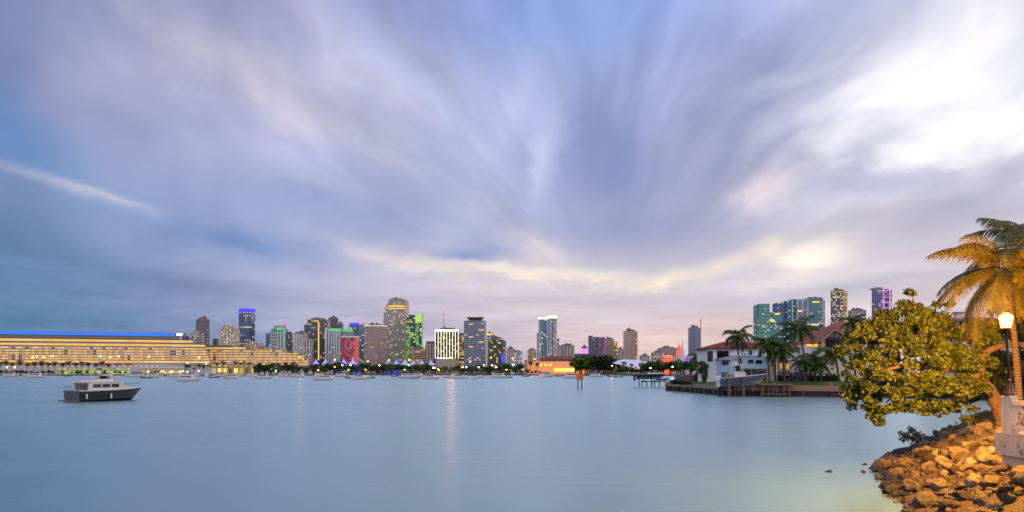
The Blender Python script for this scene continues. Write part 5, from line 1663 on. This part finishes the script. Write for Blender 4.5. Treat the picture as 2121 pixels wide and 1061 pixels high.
house_palm('tall palm with drooping fronds directly behind the lifted fishing boat', 1530, 793, 1528.5, 695, 148, 38, 61, 17, droop=1.7, emin=-.75)
house_palm('tallest leaning palm in front of the blue glass towers', 1672, 795, 1655, 682, 147, 46, 62, 18, wind=(-.25, 0, 0), droop=1.4)
house_palm('palm above the loggia, its fronds overlapping the villa roof', 1594, 793, 1588, 712, 144, 40, 63, 15, wind=(.15, 0, 0))
house_palm('bushy palm right of the loggia with low yellowing fronds', 1626, 795, 1618, 726, 143, 44, 64, 17, wind=(.2, 0, 0), droop=1.7)
house_palm('second slim trunked palm close behind the left loggia palm', 1606, 793, 1604, 718, 150, 36, 65, 13)
house_palm('palm poking over the villa roof against the blue towers', 1690, 790, 1688, 688, 176, 28, 66, 12)
house_palm('palm in front of the gabled house\'s side wing', 1690, 795, 1682, 745, 143, 38, 67, 14, wind=(.2, 0, 0))
house_palm('low palm in front of the pointed glass gable', 1738, 795, 1730, 735, 142, 42, 68, 15, wind=(-.2, 0, 0))
house_palm('low palm leaning left beside the garden stairs', 1702, 797, 1693, 757, 141, 34, 69, 13, wind=(.2, 0, 0))
house_palm('palm rising beside the hipped roof, next to the lilac block', 1772, 790, 1768, 668, 150, 34, 70, 14, wind=(.15, 0, 0))
house_palm('young slim palm with a thin pale trunk by the stairs', 1668, 797, 1662, 752, 140, 30, 71, 10, coco=False)
house_palm('slim palm with arching fronds at the left end of the lawn', 1452, 793, 1447, 741, 182, 27, 72, 12, coco=False)
house_palm('squat shaggy palm with a thick skirt of dead fronds on the lawn', 1462, 796, 1460, 757, 168, 30, 73, 26, name='fan_palm', emin=-1.25, coco=False)
ps = bpy.data.objects['fan_palm']
q = MB()
r_ = random.Random(8)
for k in range(60):
    a = r_.uniform(0, 6.28); z = r_.uniform(.6, 3.2); rr = .25 + .2 * r_.random()
    q.tube([(rr * math.cos(a), rr * math.sin(a), z), (rr * 2.0 * math.cos(a), rr * 2.0 * math.sin(a), z - .9)], [.05, .12], 4)
q.build('dead_skirt', mat('dead_frond', '4a3c2c', .9, .3), ps, loc=1)

# ------------------------------------------------------------------ moored motor yacht, stern towards us
t = thing('motor_yacht', 'dark hulled motor yacht with white upperworks moored alone in the left foreground', 'yacht', (px_x(148, 112), 112, -.15))
t.rotation_euler.z = R(90 - 28)
t.scale = (.92, .95, .95)
dkh = mat('dark_green_hull', '1c2a2a', .35, .06, .5)
hull_parts(t, 11.5, 4.3, 1.75, dkh, dkh, .22, .5, boat_white, boat_white)
MB().box(-.9, -.02, -1.8, 1.8, .25, .42).build('swim_platform', mat('grey_teak', '6a5c50', .85, .2), t, loc=1)
MB().prism([(1.6, -1.85), (7.4, -1.6), (9.2, -.5), (9.2, .5), (7.4, 1.6), (1.6, 1.85)], 1.75, [2.95, 2.95, 2.2, 2.2, 2.95, 2.95]).build('cabin', boat_white, t, loc=1)
cw = MB()
for a_, b_ in ((2.2, 3.6), (3.8, 5.2), (5.4, 6.8)):
    for sg in (-1, 1):
        f_ = lambda x_: sg * (1.85 - .25 * (x_ - 1.6) / 5.8 + .015)
        cw.add([(a_, f_(a_), 2.2), (b_, f_(b_), 2.2), (b_, f_(b_), 2.72), (a_, f_(a_), 2.72)], [(0, 1, 2, 3)])
cw.build('cabin_window', glass_dark, t, loc=1)
MB().box(1.56, 1.599, -1.45, 1.45, 1.85, 2.75).build('aft_window', glass_dark, t, loc=1)
MB().prism([(.3, -2.0), (7.2, -1.85), (7.9, 0), (7.2, 1.85), (.3, 2.0)], 2.951, 3.08).build('upper_deck', boat_white, t, loc=1)
MB().prism([(2.4, -1.4), (6.0, -1.3), (6.6, 0), (6.0, 1.3), (2.4, 1.4)], 3.081, [3.4, 3.55, 3.55, 3.55, 3.4]).build('flybridge', boat_white, t, loc=1)
MB().add([(5.6, -1.25, 3.55), (6.1, 0, 3.55), (5.6, 1.25, 3.55), (5.2, 1.1, 3.9), (5.7, 0, 3.9), (5.2, -1.1, 3.9)], [(0, 1, 4, 5), (1, 2, 3, 4)]).build('windscreen', glass_dark, t, loc=1)
MB().prism([(2.0, -1.6), (5.4, -1.5), (5.4, 1.5), (2.0, 1.6)], 4.3, 4.4).build('hard_top', canvas_blue, t, loc=1)
for x in (2.3, 5.0):
    for y in (-1.35, 1.35): MB().tube([(x, y, 3.08), (x, y, 4.31)], .035, 5).build('hard_top_post', boat_white, t, loc=1)
q = MB()
for y in [-1.85 + .37 * k for k in range(11)]: q.tube([(.05, y, 1.75), (.05, y, 2.4)], .02, 4)
q.tube([(.05, -1.85, 2.4), (.05, 1.85, 2.4)], .028, 5).build('stern_rail', steel, t, loc=1)
q = MB()
rl = [(7.2, -1.75, 2.55), (9.4, -1.25, 2.7), (11.2, -.55, 2.85), (12.2, 0, 2.95), (11.2, .55, 2.85), (9.4, 1.25, 2.7), (7.2, 1.75, 2.55)]
q.tube(rl, .025, 5)
for x, y, z in rl: q.tube([(x, y, z), (x, y, z - .75)], .018, 4)
q.build('bow_rail', steel, t, loc=1)
MB().tube([(3.4, 0, 4.4), (3.2, 0, 5.2)], [.04, .015], 5).ball((4.0, 0, 4.6), .22, 10, 6, .7).build('antenna', boat_white, t, loc=1)
MB().tube([(1.0, -2.1, 1.3), (1.0, -2.1, .6)], .13, 7).tube([(5.0, -2.2, 1.3), (5.0, -2.2, .6)], .13, 7).build('fender', boat_white, t, loc=1)

# ================================================================== NEAR BANK ON THE RIGHT
EDGE = [(9.0, 6), (9.8, 13), (10.6, 18.5), (11.35, 22.8), (12.7, 27.2), (14.4, 31.6), (16.8, 36.4), (20.4, 41.2), (27.4, 52.2), (37.5, 66.5), (46, 78), (62, 96), (90, 112)]


def edge_at(s):
    i = min(int(s), len(EDGE) - 2)
    a, b = Vector(EDGE[i]), Vector(EDGE[i + 1])
    return a.lerp(b, s - i), (b - a).normalized()


def bank_h(t_, x=0, y=0):
    if t_ < 0: h = .42 * t_
    elif t_ < 1.6: h = .34 * t_
    elif t_ < 5.0: h = .544 + (t_ - 1.6) * .47
    elif t_ < 7: h = 2.142 + (t_ - 5) * .1
    else: h = 2.34
    return h + .10 * mnoise.noise(Vector((x * .9, y * .9, 0)))


def bank_pt(s, t_):
    p, d = edge_at(s)
    n = Vector((d.y, -d.x))
    q = p + n * t_
    return Vector((q.x, q.y, bank_h(t_, q.x, q.y)))


soil = mat('bank_soil', '2e2418', .95, .45, 1.4, bump=.06, detail=8)
v, f = [], []
ts = [-5, -2.5, -1, 0, .5, 1, 1.6, 2.2, 2.8, 3.4, 4, 4.6, 5.2, 6, 8, 12, 20, 40]
ns = (len(EDGE) - 1) * 6
for i in range(ns + 1):
    for t_ in ts: v.append(tuple(bank_pt(i / 6, t_)))
k = len(ts)
for i in range(ns):
    for j in range(k - 1): f.append((i * k + j, i * k + j + 1, (i + 1) * k + j + 1, (i + 1) * k + j))
tag(MB().add(v, f).build('bank_ground', soil, smooth=True), kind='structure')


# ------------------------------------------------------------------ rocks
def rock_mat(name, c, c2, moss):
    m = bpy.data.materials.new(name)
    m.use_nodes = True
    t = m.node_tree
    p = t.nodes['Principled BSDF']
    cd_ = t.nodes.new('ShaderNodeTexCoord')
    oi = t.nodes.new('ShaderNodeObjectInfo')
    n1_ = tnoise(t, cd_.outputs['Object'], 2.2, 8.0, .68)
    n2_ = tnoise(t, cd_.outputs['Object'], 5.5, 8.0, .72)
    f_ = n1_ * 1.5 - .35 + (S(t, oi.outputs['Random']) - .5) * 1.0
    cc = ramp(t, f_, [(0, lin(moss)), (.35, lin(c)), (.9, lin(c2))])
    cc = cmix(t, 1.0, cc, comb(t, n2_ * 2.4 - .3, n2_ * 2.4 - .3, n2_ * 2.4 - .3), 'MULTIPLY')
    ge = t.nodes.new('ShaderNodeNewGeometry')
    wz = sep(t, ge.outputs['Position'])[2] + (n1_ - .5) * .5
    wet = wz.smooth(.75, .15)                                   # tide line: wet, weedy stone near the water, raised to darken lower rows
    cc = cmix(t, wet, cc, lin('1c1a10'))
    t.links.new(cc.s, p.inputs['Base Color'])
    rr_ = wet * -.5 + .88
    t.links.new(rr_.s, p.inputs['Roughness'])
    b = t.nodes.new('ShaderNodeBump')
    b.inputs['Distance'].default_value = .22
    hh = n1_ * .6 + n2_ * .55
    t.links.new(hh.s, b.inputs['Height'])
    t.links.new(b.outputs[0], p.inputs['Normal'])
    return m


rock_dark = rock_mat('riprap_rock', '5c5038', '8c7c58', '2c281c')
rock_pale = rock_mat('pale_stone', '8e8060', 'b4a480', '5c5038')


def ico(sub):
    import bmesh
    bm = bmesh.new()
    bmesh.ops.create_icosphere(bm, subdivisions=sub, radius=1)
    v = [p.co.copy() for p in bm.verts]
    f = [tuple(q.index for q in p.verts) for p in bm.faces]
    bm.free()
    return v, f


def rock_verts(sub, seed, rough=.55):
    v, f = ico(sub)
    o = Vector((seed * 7.3, seed * 3.1, seed * 1.7))
    r_ = random.Random(seed)
    pl = []
    for _ in range(11):
        d = Vector((r_.gauss(0, 1), r_.gauss(0, 1), r_.gauss(.2, .8))).normalized()
        pl.append((d, r_.uniform(.55, .88)))
    out = []
    for p in v:
        k = 1 + rough * .55 * mnoise.noise(p * 1.1 + o) + rough * .45 * mnoise.noise(p * 2.6 + o) + .13 * mnoise.noise(p * 6 + o) + .07 * mnoise.noise(p * 13 + o)
        q = p * k
        for d, c in pl:
            e = q.dot(d) - c
            if e > 0: q = q - d * e * .9
        out.append(Vector((q.x, q.y * .85, q.z * .68)))
    return out, f


RM = []
for i in range(7):
    vv, ff = rock_verts(4, 3 + i)
    me = MB().add(vv, ff).mesh('boulder', rock_dark); me.shade_smooth(); RM.append(me)
RP = []
for i in range(5):
    vv, ff = rock_verts(3, 23 + i)
    me = MB().add(vv, ff).mesh('stone', rock_pale); me.shade_smooth(); RP.append(me)
rng = random.Random(77)
placed = []


def in_wall(p, r):
    return p.x > 14.72 - r * .6 and p.y < 24.25 + r * .6


def vis(p, r):
    if p.y < 8: return False
    x = CX + p.x / p.y * F
    y = HZ + (EYE - p.z) / p.y * F
    rp = r / p.y * F
    return x - rp < 2125 and y - rp < 1066


def try_rock(s, t_, r, ov=.72):
    p = bank_pt(s, t_)
    if in_wall(p, r) or not vis(p, r): return None
    for q, r2 in placed:
        if (q.xy - p.xy).length < (r + r2) * ov: return None
    placed.append((p, r))
    return p


def put(me, name, p, r, label, group, sink=.2):
    o = bpy.data.objects.new(name, me)
    COL.objects.link(o)
    o.location = (p.x, p.y, p.z + r * (.42 - sink))
    o.rotation_euler = (rng.uniform(-.4, .4), rng.uniform(-.4, .4), rng.uniform(0, 6.28))
    s = r
    o.scale = (s * rng.uniform(.95, 1.2), s * rng.uniform(.9, 1.15), s * rng.uniform(.85, 1.15))
    tag(o, label, 'rock', group)
    return o


nb = 0
for _ in range(7000):
    if nb >= 145: break
    s = rng.uniform(2.0, 7.6) if rng.random() < .8 else rng.uniform(7.5, 10.5)
    t_ = rng.uniform(-.15, 2.9)
    r = rng.uniform(.17, .47) * (1 - .08 * max(0, t_)) * (.8 if t_ < 0 else 1)
    if nb < 16: r = rng.uniform(.42, .56)
    p = try_rock(s, t_, r)
    if p is None: continue
    nb += 1
    put(RM[nb % 7], 'boulder', p, r, 'rough dark brown boulder in the riprap along the waterline', 'boulders along the waterline')
np_ = 0
for _ in range(12000):
    if np_ >= 135: break
    s = rng.uniform(3.2, 7.8)
    t_ = rng.uniform(1.6, 5.6)
    r = rng.uniform(.12, .34)
    p = try_rock(s, t_, r, .66)
    if p is None: continue
    np_ += 1
    put(RP[np_ % 5], 'stone', p, r, 'lamp lit pale stone lying on the upper slope of the bank', 'stones on the upper slope')
for _ in range(14):
    s = rng.uniform(5.0, 6.6); t_ = rng.uniform(-1.9, -.4); r = rng.uniform(.1, .2)
    p = try_rock(s, t_, r, 1.0)
    if p is None or len([1 for q in placed]) > 292: continue
    p.z = max(p.z, -.12)
    put(RM[_ % 7], 'wet_stone', p, r, 'small dark wet stone breaking the water off the rocky bank', 'wet stones in the shallows', .1)
# loose rubble between the larger stones
q = MB()
small = [rock_verts(2, 40 + i) for i in range(4)]
for i in range(2600):
    s = rng.uniform(2.2, 9.5); t_ = rng.uniform(-.3, 6.0); r = rng.uniform(.05, .16)
    p = bank_pt(s, t_)
    if in_wall(p, r) or not vis(p, r): continue
    vv, ff = small[i % 4]
    a = rng.uniform(0, 6.28); c, s_ = math.cos(a), math.sin(a)
    q.add([(p.x + r * (w.x * c - w.y * s_), p.y + r * (w.x * s_ + w.y * c), p.z + r * w.z + r * .15) for w in vv], ff)
tag(q.build('rubble', rock_pale, smooth=True), 'loose pale rubble filling the gaps between the stones of the bank', 'rubble', kind='stuff')

# ------------------------------------------------------------------ small plants on the bank
weed = leafmat('bank_weed', '2a3210', '5c5e20', .7, .2)
for i, (s, t_, hgt, n_, lb) in enumerate(((6.75, .35, 1.0, 420, 'small leafy shrub growing among the rocks at the waterline'), (7.1, 2.6, .35, 260, 'low green weeds on the upper slope nearest the shrub'), (6.2, 4.2, .3, 240, 'low green weeds on the slope close to the concrete wall'), (7.9, 3.4, .4, 300, 'low green weeds below the leaning trunk of the sea grape'), (7.4, 4.6, .35, 260, 'low weeds at the crest of the bank behind the balustrade'))):
    p = bank_pt(s, t_)
    t = thing('shrub' if i == 0 else 'weed_clump', lb, 'shrub' if i == 0 else 'weeds', p)
    if i == 0:
        bl = [(0, 0, .8, .35, .35, .3), (-.3, .1, .65, .3, .25, .25), (.3, -.1, .75, .3, .3, .28), (.05, .1, 1.05, .25, .25, .22), (-.5, 0, .9, .18, .18, .12)]
        MB().tube([(0, 0, -.1), (.02, 0, .5), (.1, 0, 1.0)], [.035, .025, .01], 5).tube([(0, 0, .3), (-.4, .05, .8)], [.02, .008], 4).tube([(.02, 0, .4), (.35, -.05, .85)], [.02, .008], 4).build('stem', tree_bark, t, loc=1)
        leaves(MB(), bl, n_, .075, rng, .2).build('foliage', weed, t, loc=1)
    else:
        q = MB()
        for k in range(n_):
            a = rng.uniform(0, 6.28); r = abs(rng.gauss(0, .55)); h_ = hgt * rng.uniform(.4, 1)
            x, y = r * math.cos(a) * 1.3, r * math.sin(a)
            b = rng.uniform(0, 6.28); dx_, dy_ = math.cos(b) * .03, math.sin(b) * .03
            q.add([(x - dx_, y - dy_, -.05), (x + dx_, y + dy_, -.05), (x + rng.gauss(0, .12), y + rng.gauss(0, .12), h_)], [(0, 1, 2)])
        o_ = q.build('blades', weed, t, loc=1); o_['kind'] = 'stuff'

# ------------------------------------------------------------------ sea grape tree leaning over the water
def treelimb(pts, rad, m, Y0, name, t, n=8):
    P = [at(x, y, Y0 + dy) for x, y, dy in pts]
    # smooth the path
    Q, RR = [], []
    for i in range(len(P) - 1):
        for k in range(4):
            s = k / 4
            a = P[max(i - 1, 0)]; b = P[i]; c = P[i + 1]; d = P[min(i + 2, len(P) - 1)]
            q = .5 * ((2 * b) + (c - a) * s + (2 * a - 5 * b + 4 * c - d) * s * s + (3 * b - a - 3 * c + d) * s ** 3)
            Q.append(q); RR.append(rad[i] + (rad[i + 1] - rad[i]) * s)
    Q.append(P[-1]); RR.append(rad[-1])
    return MB().tube(Q, [r * (1 + .10 * math.sin(i * 2.3)) for i, r in enumerate(RR)], n).build(name, m, t, True)


sg_bark = mat('sea_grape_bark', '5c4a38', .9, .6, 3.5, bump=.09, detail=9)
sg_leaf = leafmat('sea_grape_leaf', '1a2a0a', '5c6a1c', .45, .35, '8c6c26')
Y0 = 33.0
bp = at(2074, 856, Y0)
t = thing('sea_grape_tree', 'broad sea grape tree with a leaning trunk hanging low over the water', 'tree', (bp.x, bp.y, bank_h(4.0)))
treelimb([(2082, 880, 0), (2070, 846, 0), (2052, 815, -.1), (2030, 788, -.2), (2012, 772, -.3), (1985, 765, -.4)], [.36, .30, .27, .25, .20, .14], sg_bark, Y0, 'trunk', t, 10)
for pts, rad in (
        ([(2036, 794, -.2), (2030, 765, 0), (2036, 737, .2), (2062, 720, .3), (2100, 714, .5), (2150, 716, .6)], [.22, .2, .17, .14, .12, .09]),
        ([(1985, 765, -.4), (1945, 768, -.8), (1905, 780, -1.4), (1870, 800, -1.6)], [.12, .1, .08, .04]),
        ([(1990, 766, -.4), (1960, 742, 0), (1930, 722, .6), (1890, 700, .8)], [.12, .1, .08, .04]),
        ([(1930, 722, .6), (1905, 680, .5), (1895, 635, .3), (1888, 606, .2)], [.08, .06, .045, .015]),
        ([(2012, 772, -.3), (2000, 740, .4), (1985, 700, .9), (1970, 660, 1.0)], [.14, .11, .08, .04]),
        ([(1945, 768, -.8), (1890, 756, -1.2), (1830, 770, -1.0), (1790, 800, -.6)], [.09, .07, .05, .025]),
        ([(1890, 756, -1.2), (1840, 735, .2), (1790, 718, .4)], [.06, .045, .02]),
        ([(1870, 800, -1.6), (1835, 835, -1.4), (1815, 865, -1.2)], [.045, .035, .012]),
        ([(1985, 765, -.4), (1975, 805, -1.0), (1955, 845, -1.3)], [.07, .05, .02]),
        ([(1890, 650, .3), (1925, 636, .2), (1966, 630, .1)], [.03, .02, .008])):
    treelimb(pts, rad, sg_bark, Y0, 'limb', t, 7)
BL = [(1888, 640, 26, 30, .3), (1862, 680, 55, 40, .4), (1905, 690, 60, 45, .2), (1805, 695, 45, 36, .4), (1955, 690, 55, 45, .6), (2000, 712, 46, 42, .5), (1780, 735, 38, 40, .2), (1835, 735, 55, 45, -.6), (1900, 745, 60, 45, -1.2), (1965, 745, 50, 45, -.8), (1775, 785, 34, 42, 0), (1820, 795, 48, 42, -1.0), (1880, 800, 55, 38, -1.6), (1945, 800, 55, 35, -1.4), (2000, 780, 36, 34, -.6), (1775, 828, 28, 26, 0), (1810, 850, 34, 24, -1.0), (1855, 835, 40, 20, -1.5), (1815, 874, 22, 14, -1.0), (1930, 838, 48, 20, -1.4), (1975, 858, 34, 16, -1.4), (1935, 862, 26, 12, -1.3), (1888, 608, 13, 12, .2), (1935, 632, 12, 7, .1), (1966, 630, 9, 6, .1), (1925, 655, 36, 22, .4), (1830, 660, 22, 16, .4), (2025, 745, 26, 30, .4), (2030, 690, 34, 34, .8), (2032, 772, 26, 26, -.4), (2008, 815, 34, 22, -.9), (1990, 845, 26, 16, -1.2), (1900, 850, 34, 14, -1.5)]
rng = random.Random(9)
bl = []
m_px = Y0 / F
for x, y, rx, ry, dy in BL:
    c = at(x, y, Y0 + dy)
    rx, ry = rx * m_px, ry * m_px
    k = max(3, int(26 * (rx * ry) ** .8))
    for _ in range(k):
        d = Vector((rng.gauss(0, 1), rng.gauss(0, 1), rng.gauss(0, 1))).normalized() * rng.uniform(.35, 1.12)
        cl = rng.uniform(.12, .34) * min(1, .5 + ry)
        bl.append((c.x + d.x * rx, c.y + d.y * (rx + ry) * .5, c.z + d.z * ry, cl * 1.15, cl * 1.1, cl * .75))
mb = leaves(MB(), bl, 33000, .060, rng, .2, nv=6, dirz=.35)
mb.build('crown', sg_leaf, t)

# darker trees behind, lit through by the lamp
def back_tree(label, Y0, blobs, limbs, n, leaf, size, seed, bx, by, name='broadleaf_tree'):
    rng = random.Random(seed)
    t = thing(name, label, 'tree', (px_x(bx, Y0), Y0, 2.2))
    treelimb([(bx, by, 0)] + limbs, [.3] + [.26 - .18 * i / len(limbs) for i in range(len(limbs))], sg_bark, Y0, 'trunk', t)
    bl = []
    for x, y, rx, ry, dy in blobs:
        c = at(x, y, Y0 + dy)
        rx, ry = rx * Y0 / F, ry * Y0 / F
        for _ in range(max(3, int(7 * (rx * ry) ** .7))):
            d = Vector((rng.gauss(0, 1), rng.gauss(0, 1), rng.gauss(0, 1))).normalized() * rng.uniform(.4, 1)
            cl = rng.uniform(.35, .65)
            bl.append((c.x + d.x * rx, c.y + d.y * rx, c.z + d.z * ry, cl, cl, cl * .7))
    leaves(MB(), bl, n, size, rng, .3, nv=6).build('crown', leaf, t)
    return t


bk_leaf = leafmat('back_tree_leaf', '1c2408', '5a5818', .5, .3, '7a6420')
back_tree('dense bushy tree behind the lamp post, lit amber by it', 46, [(2045, 690, 34, 36, 0), (2095, 690, 40, 40, 0), (2140, 700, 40, 50, 0), (2060, 750, 40, 40, 0), (2110, 760, 40, 40, 0), (2050, 795, 30, 30, 0), (2095, 805, 36, 26, 0), (2150, 780, 40, 50, 0), (2150, 640, 40, 40, 1)], [(2120, 790, 0), (2112, 740, 0), (2100, 700, 0)], 6500, bk_leaf, .13, 5, 2124, 840)
back_tree('low dark tree beyond the sea grape trunk at the water\'s edge', 62, [(2030, 812, 26, 14, 0), (2058, 800, 26, 22, 0), (2010, 800, 24, 16, 0), (2035, 780, 34, 22, 0), (2020, 826, 16, 8, 0), (2070, 770, 30, 30, 0)], [(2058, 800, 0), (2046, 780, 0)], 2600, leafmat('dark_back_leaf', '141c0a', '38401a', .6, .2), .15, 6, 2066, 832)
t = back_tree('tree showing at the right edge above the balustrade', 40, [(2135, 640, 34, 46, 0), (2150, 700, 40, 40, 0), (2128, 600, 20, 20, 0)], [(2155, 760, 0), (2150, 690, 0)], 2200, bk_leaf, .12, 7, 2160, 850)

# ------------------------------------------------------------------ coconut palms over the lamp
bark_ring = mat('ringed_palm_bark', '5c5040', .9, .3, 5.0)
tb = bark_ring.node_tree
cb_ = tb.nodes.new('ShaderNodeTexCoord')
zb_ = sep(tb, cb_.outputs['Object'])[2]
rg_ = (zb_ * 55.0 + tnoise(tb, cb_.outputs['Object'], 3.0) * 6.0).fn('SINE')
bb_ = tb.nodes.new('ShaderNodeBump'); bb_.inputs['Distance'].default_value = .03
tb.links.new(rg_.s, bb_.inputs['Height']); tb.links.new(bb_.outputs[0], tb.nodes['Principled BSDF'].inputs['Normal'])
c = at(2084, 562, 32); b = at(2112, 845, 32)
palm('coconut_palm', 'large coconut palm with wide arching fronds above the street lamp', (b.x, b.y, 2.2), c.z - 2.2, 3.2, 34, 95, .017, (c.x - b.x, 0), (-.12, 0, 0), 91, palm_near, bark_ring, .14, droop=1.5, emin=-.75, emax=1.35, ll=.25, hang=.6)
c = at(2152, 525, 35); b = at(2165, 840, 35)
palm('coconut_palm', 'second coconut palm cut off by the right edge of the frame', (b.x, b.y, 2.2), c.z - 2.2, 3.4, 28, 90, .018, (c.x - b.x, 0), (-.1, 0, 0), 92, palm_near, bark_ring, .16, droop=1.4, emin=-.6, emax=1.4, ll=.25, hang=.6)

# ------------------------------------------------------------------ balustrade, abutment and lamp
rail_c = mat('rail_concrete', 'dcc0a8', .8, .26, 3.0, bump=.012, detail=9)  # warm light put into the concrete colour
wall_c = mat('abutment_concrete', 'c6aa98', .85, .22, 1.3, bump=.02, detail=8)
t = thing('abutment', 'pink grey concrete bridge abutment with faint scrawled graffiti', 'wall', (15.5, 23, 0))
MB().box(14.75, 30, -25, 24.2, -1.5, 1.57).build('wall_face', wall_c, t)
MB().box(14.58, 30, -25, 24.26, 1.572, 2.225).build('slab', wall_c, t)
MB().box(14.742, 14.756, 10, 24.205, -1.4, .62).build('algae_stain', mat('algae', '4a3e24', .95, .5, 1.2, detail=8), t)
q = MB()
r_ = random.Random(3)
for (y0, z0, n_, am, sp) in ((23.95, 1.98, 9, .05, .03), (23.2, 1.9, 12, .12, .035), (23.1, 1.78, 9, .08, .03)):
    pts = []
    for k in range(n_):
        pts.append((14.572, y0 - k * sp, z0 - .02 * k + am * r_.uniform(-1, 1)))
    o = MB().tube(pts, .007, 4).build('graffiti', mat('graffiti_blue', '4a6a8a', .8) if y0 < 23.5 else mat('graffiti_dark', '6a565a', .8), t)

t = thing('balustrade', 'white concrete balustrade with square posts and crossed panels', 'balustrade', (14.71, 23.77, 2.225))
for k, y in enumerate((23.77, 21.2, 18.6, 16.0)):
    q = MB().box(14.60, 14.82, y - .23, y + .23, 2.226, 3.27)
    q.prism([(14.585, y - .245), (14.835, y - .245), (14.835, y + .245), (14.585, y + .245)], 3.271, 3.31)
    q.box(14.62, 14.80, y - .2, y + .2, 3.311, 3.335)
    q.build('post', rail_c, t)
    if k == 3: break
    y0, y1 = y - .231, (21.2, 18.6, 16.0)[k] + .231
    MB().box(14.63, 14.79, y1, y0, 3.06, 3.2).build('top_rail', rail_c, t)
    MB().box(14.63, 14.79, y1, y0, 2.33, 2.47).build('bottom_rail', rail_c, t)
    nX = 2
    w = (y0 - y1) / nX
    for j in range(nX):
        ya, yb = y1 + j * w, y1 + (j + 1) * w
        q = MB()
        for (za, zb, dx_) in ((2.472, 3.058, 0), (3.058, 2.472, .004)):
            hh = .055
            q.add([(14.66 + dx_, ya, za - hh * 0), (14.66 + dx_, ya + .11, za), (14.66 + dx_, yb, zb), (14.66 + dx_, yb - .11, zb), (14.76 - dx_, ya, za), (14.76 - dx_, ya + .11, za), (14.76 - dx_, yb, zb), (14.76 - dx_, yb - .11, zb)],
                  [(0, 1, 2, 3), (7, 6, 5, 4), (0, 3, 7, 4), (2, 1, 5, 6), (1, 0, 4, 5), (3, 2, 6, 7)])
        q.build('crossed_panel', rail_c, t)
        if j < nX - 1: MB().box(14.64, 14.78, yb - .06, yb + .06, 2.471, 3.059).build('mullion', rail_c, t)

LX, LY = 14.71, 23.77
t = thing('street_lamp', 'lit black iron street lamp standing on the white balustrade post', 'lamp', (LX, LY, 3.335))
iron = mat('black_iron', '1e1a18', .45, .15, 6.0, metal=.4)
MB().lathe([(.15, 0), (.15, .05), (.13, .08), (.10, .2), (.075, .34), (.062, .42), (.07, .44), (.055, .48)], (0, 0, 0), 16).build('lamp_base', iron, t, True, loc=1)
lean = -.10
MB().tube([(0, 0, .46), (lean * .5, 0, 1.2), (lean, 0, 1.93)], [.052, .046, .036], 12).build('pole', iron, t, True, loc=1)
MB().lathe([(.04, 1.92), (.055, 1.95), (.13, 1.985), (.135, 2.005)], (lean, 0, 0), 14).build('lantern_base', iron, t, loc=1)
MB().lathe([(.125, 2.007), (.185, 2.30), (.19, 2.325), (.12, 2.40), (.075, 2.43)], (lean, 0, 0), 8).build('lantern_glass', lamp_mat('sodium_lantern', 'ffa62e', 19000), t, loc=1)
fr_ = MB()
for k in range(8):
    a_ = 2 * math.pi * k / 8
    ca_, sa_ = math.cos(a_), math.sin(a_)
    fr_.tube([(lean + .127 * ca_, .127 * sa_, 2.007), (lean + .188 * ca_, .188 * sa_, 2.30), (lean + .193 * ca_, .193 * sa_, 2.327), (lean + .122 * ca_, .122 * sa_, 2.402), (lean + .077 * ca_, .077 * sa_, 2.43)], .006, 4)
fr_.build('lantern_frame', iron, t, loc=1)
MB().lathe([(.07, 2.431), (.05, 2.46), (.055, 2.475), (.02, 2.50), (.004, 2.53)], (lean, 0, 0), 8).build('finial', iron, t, loc=1)
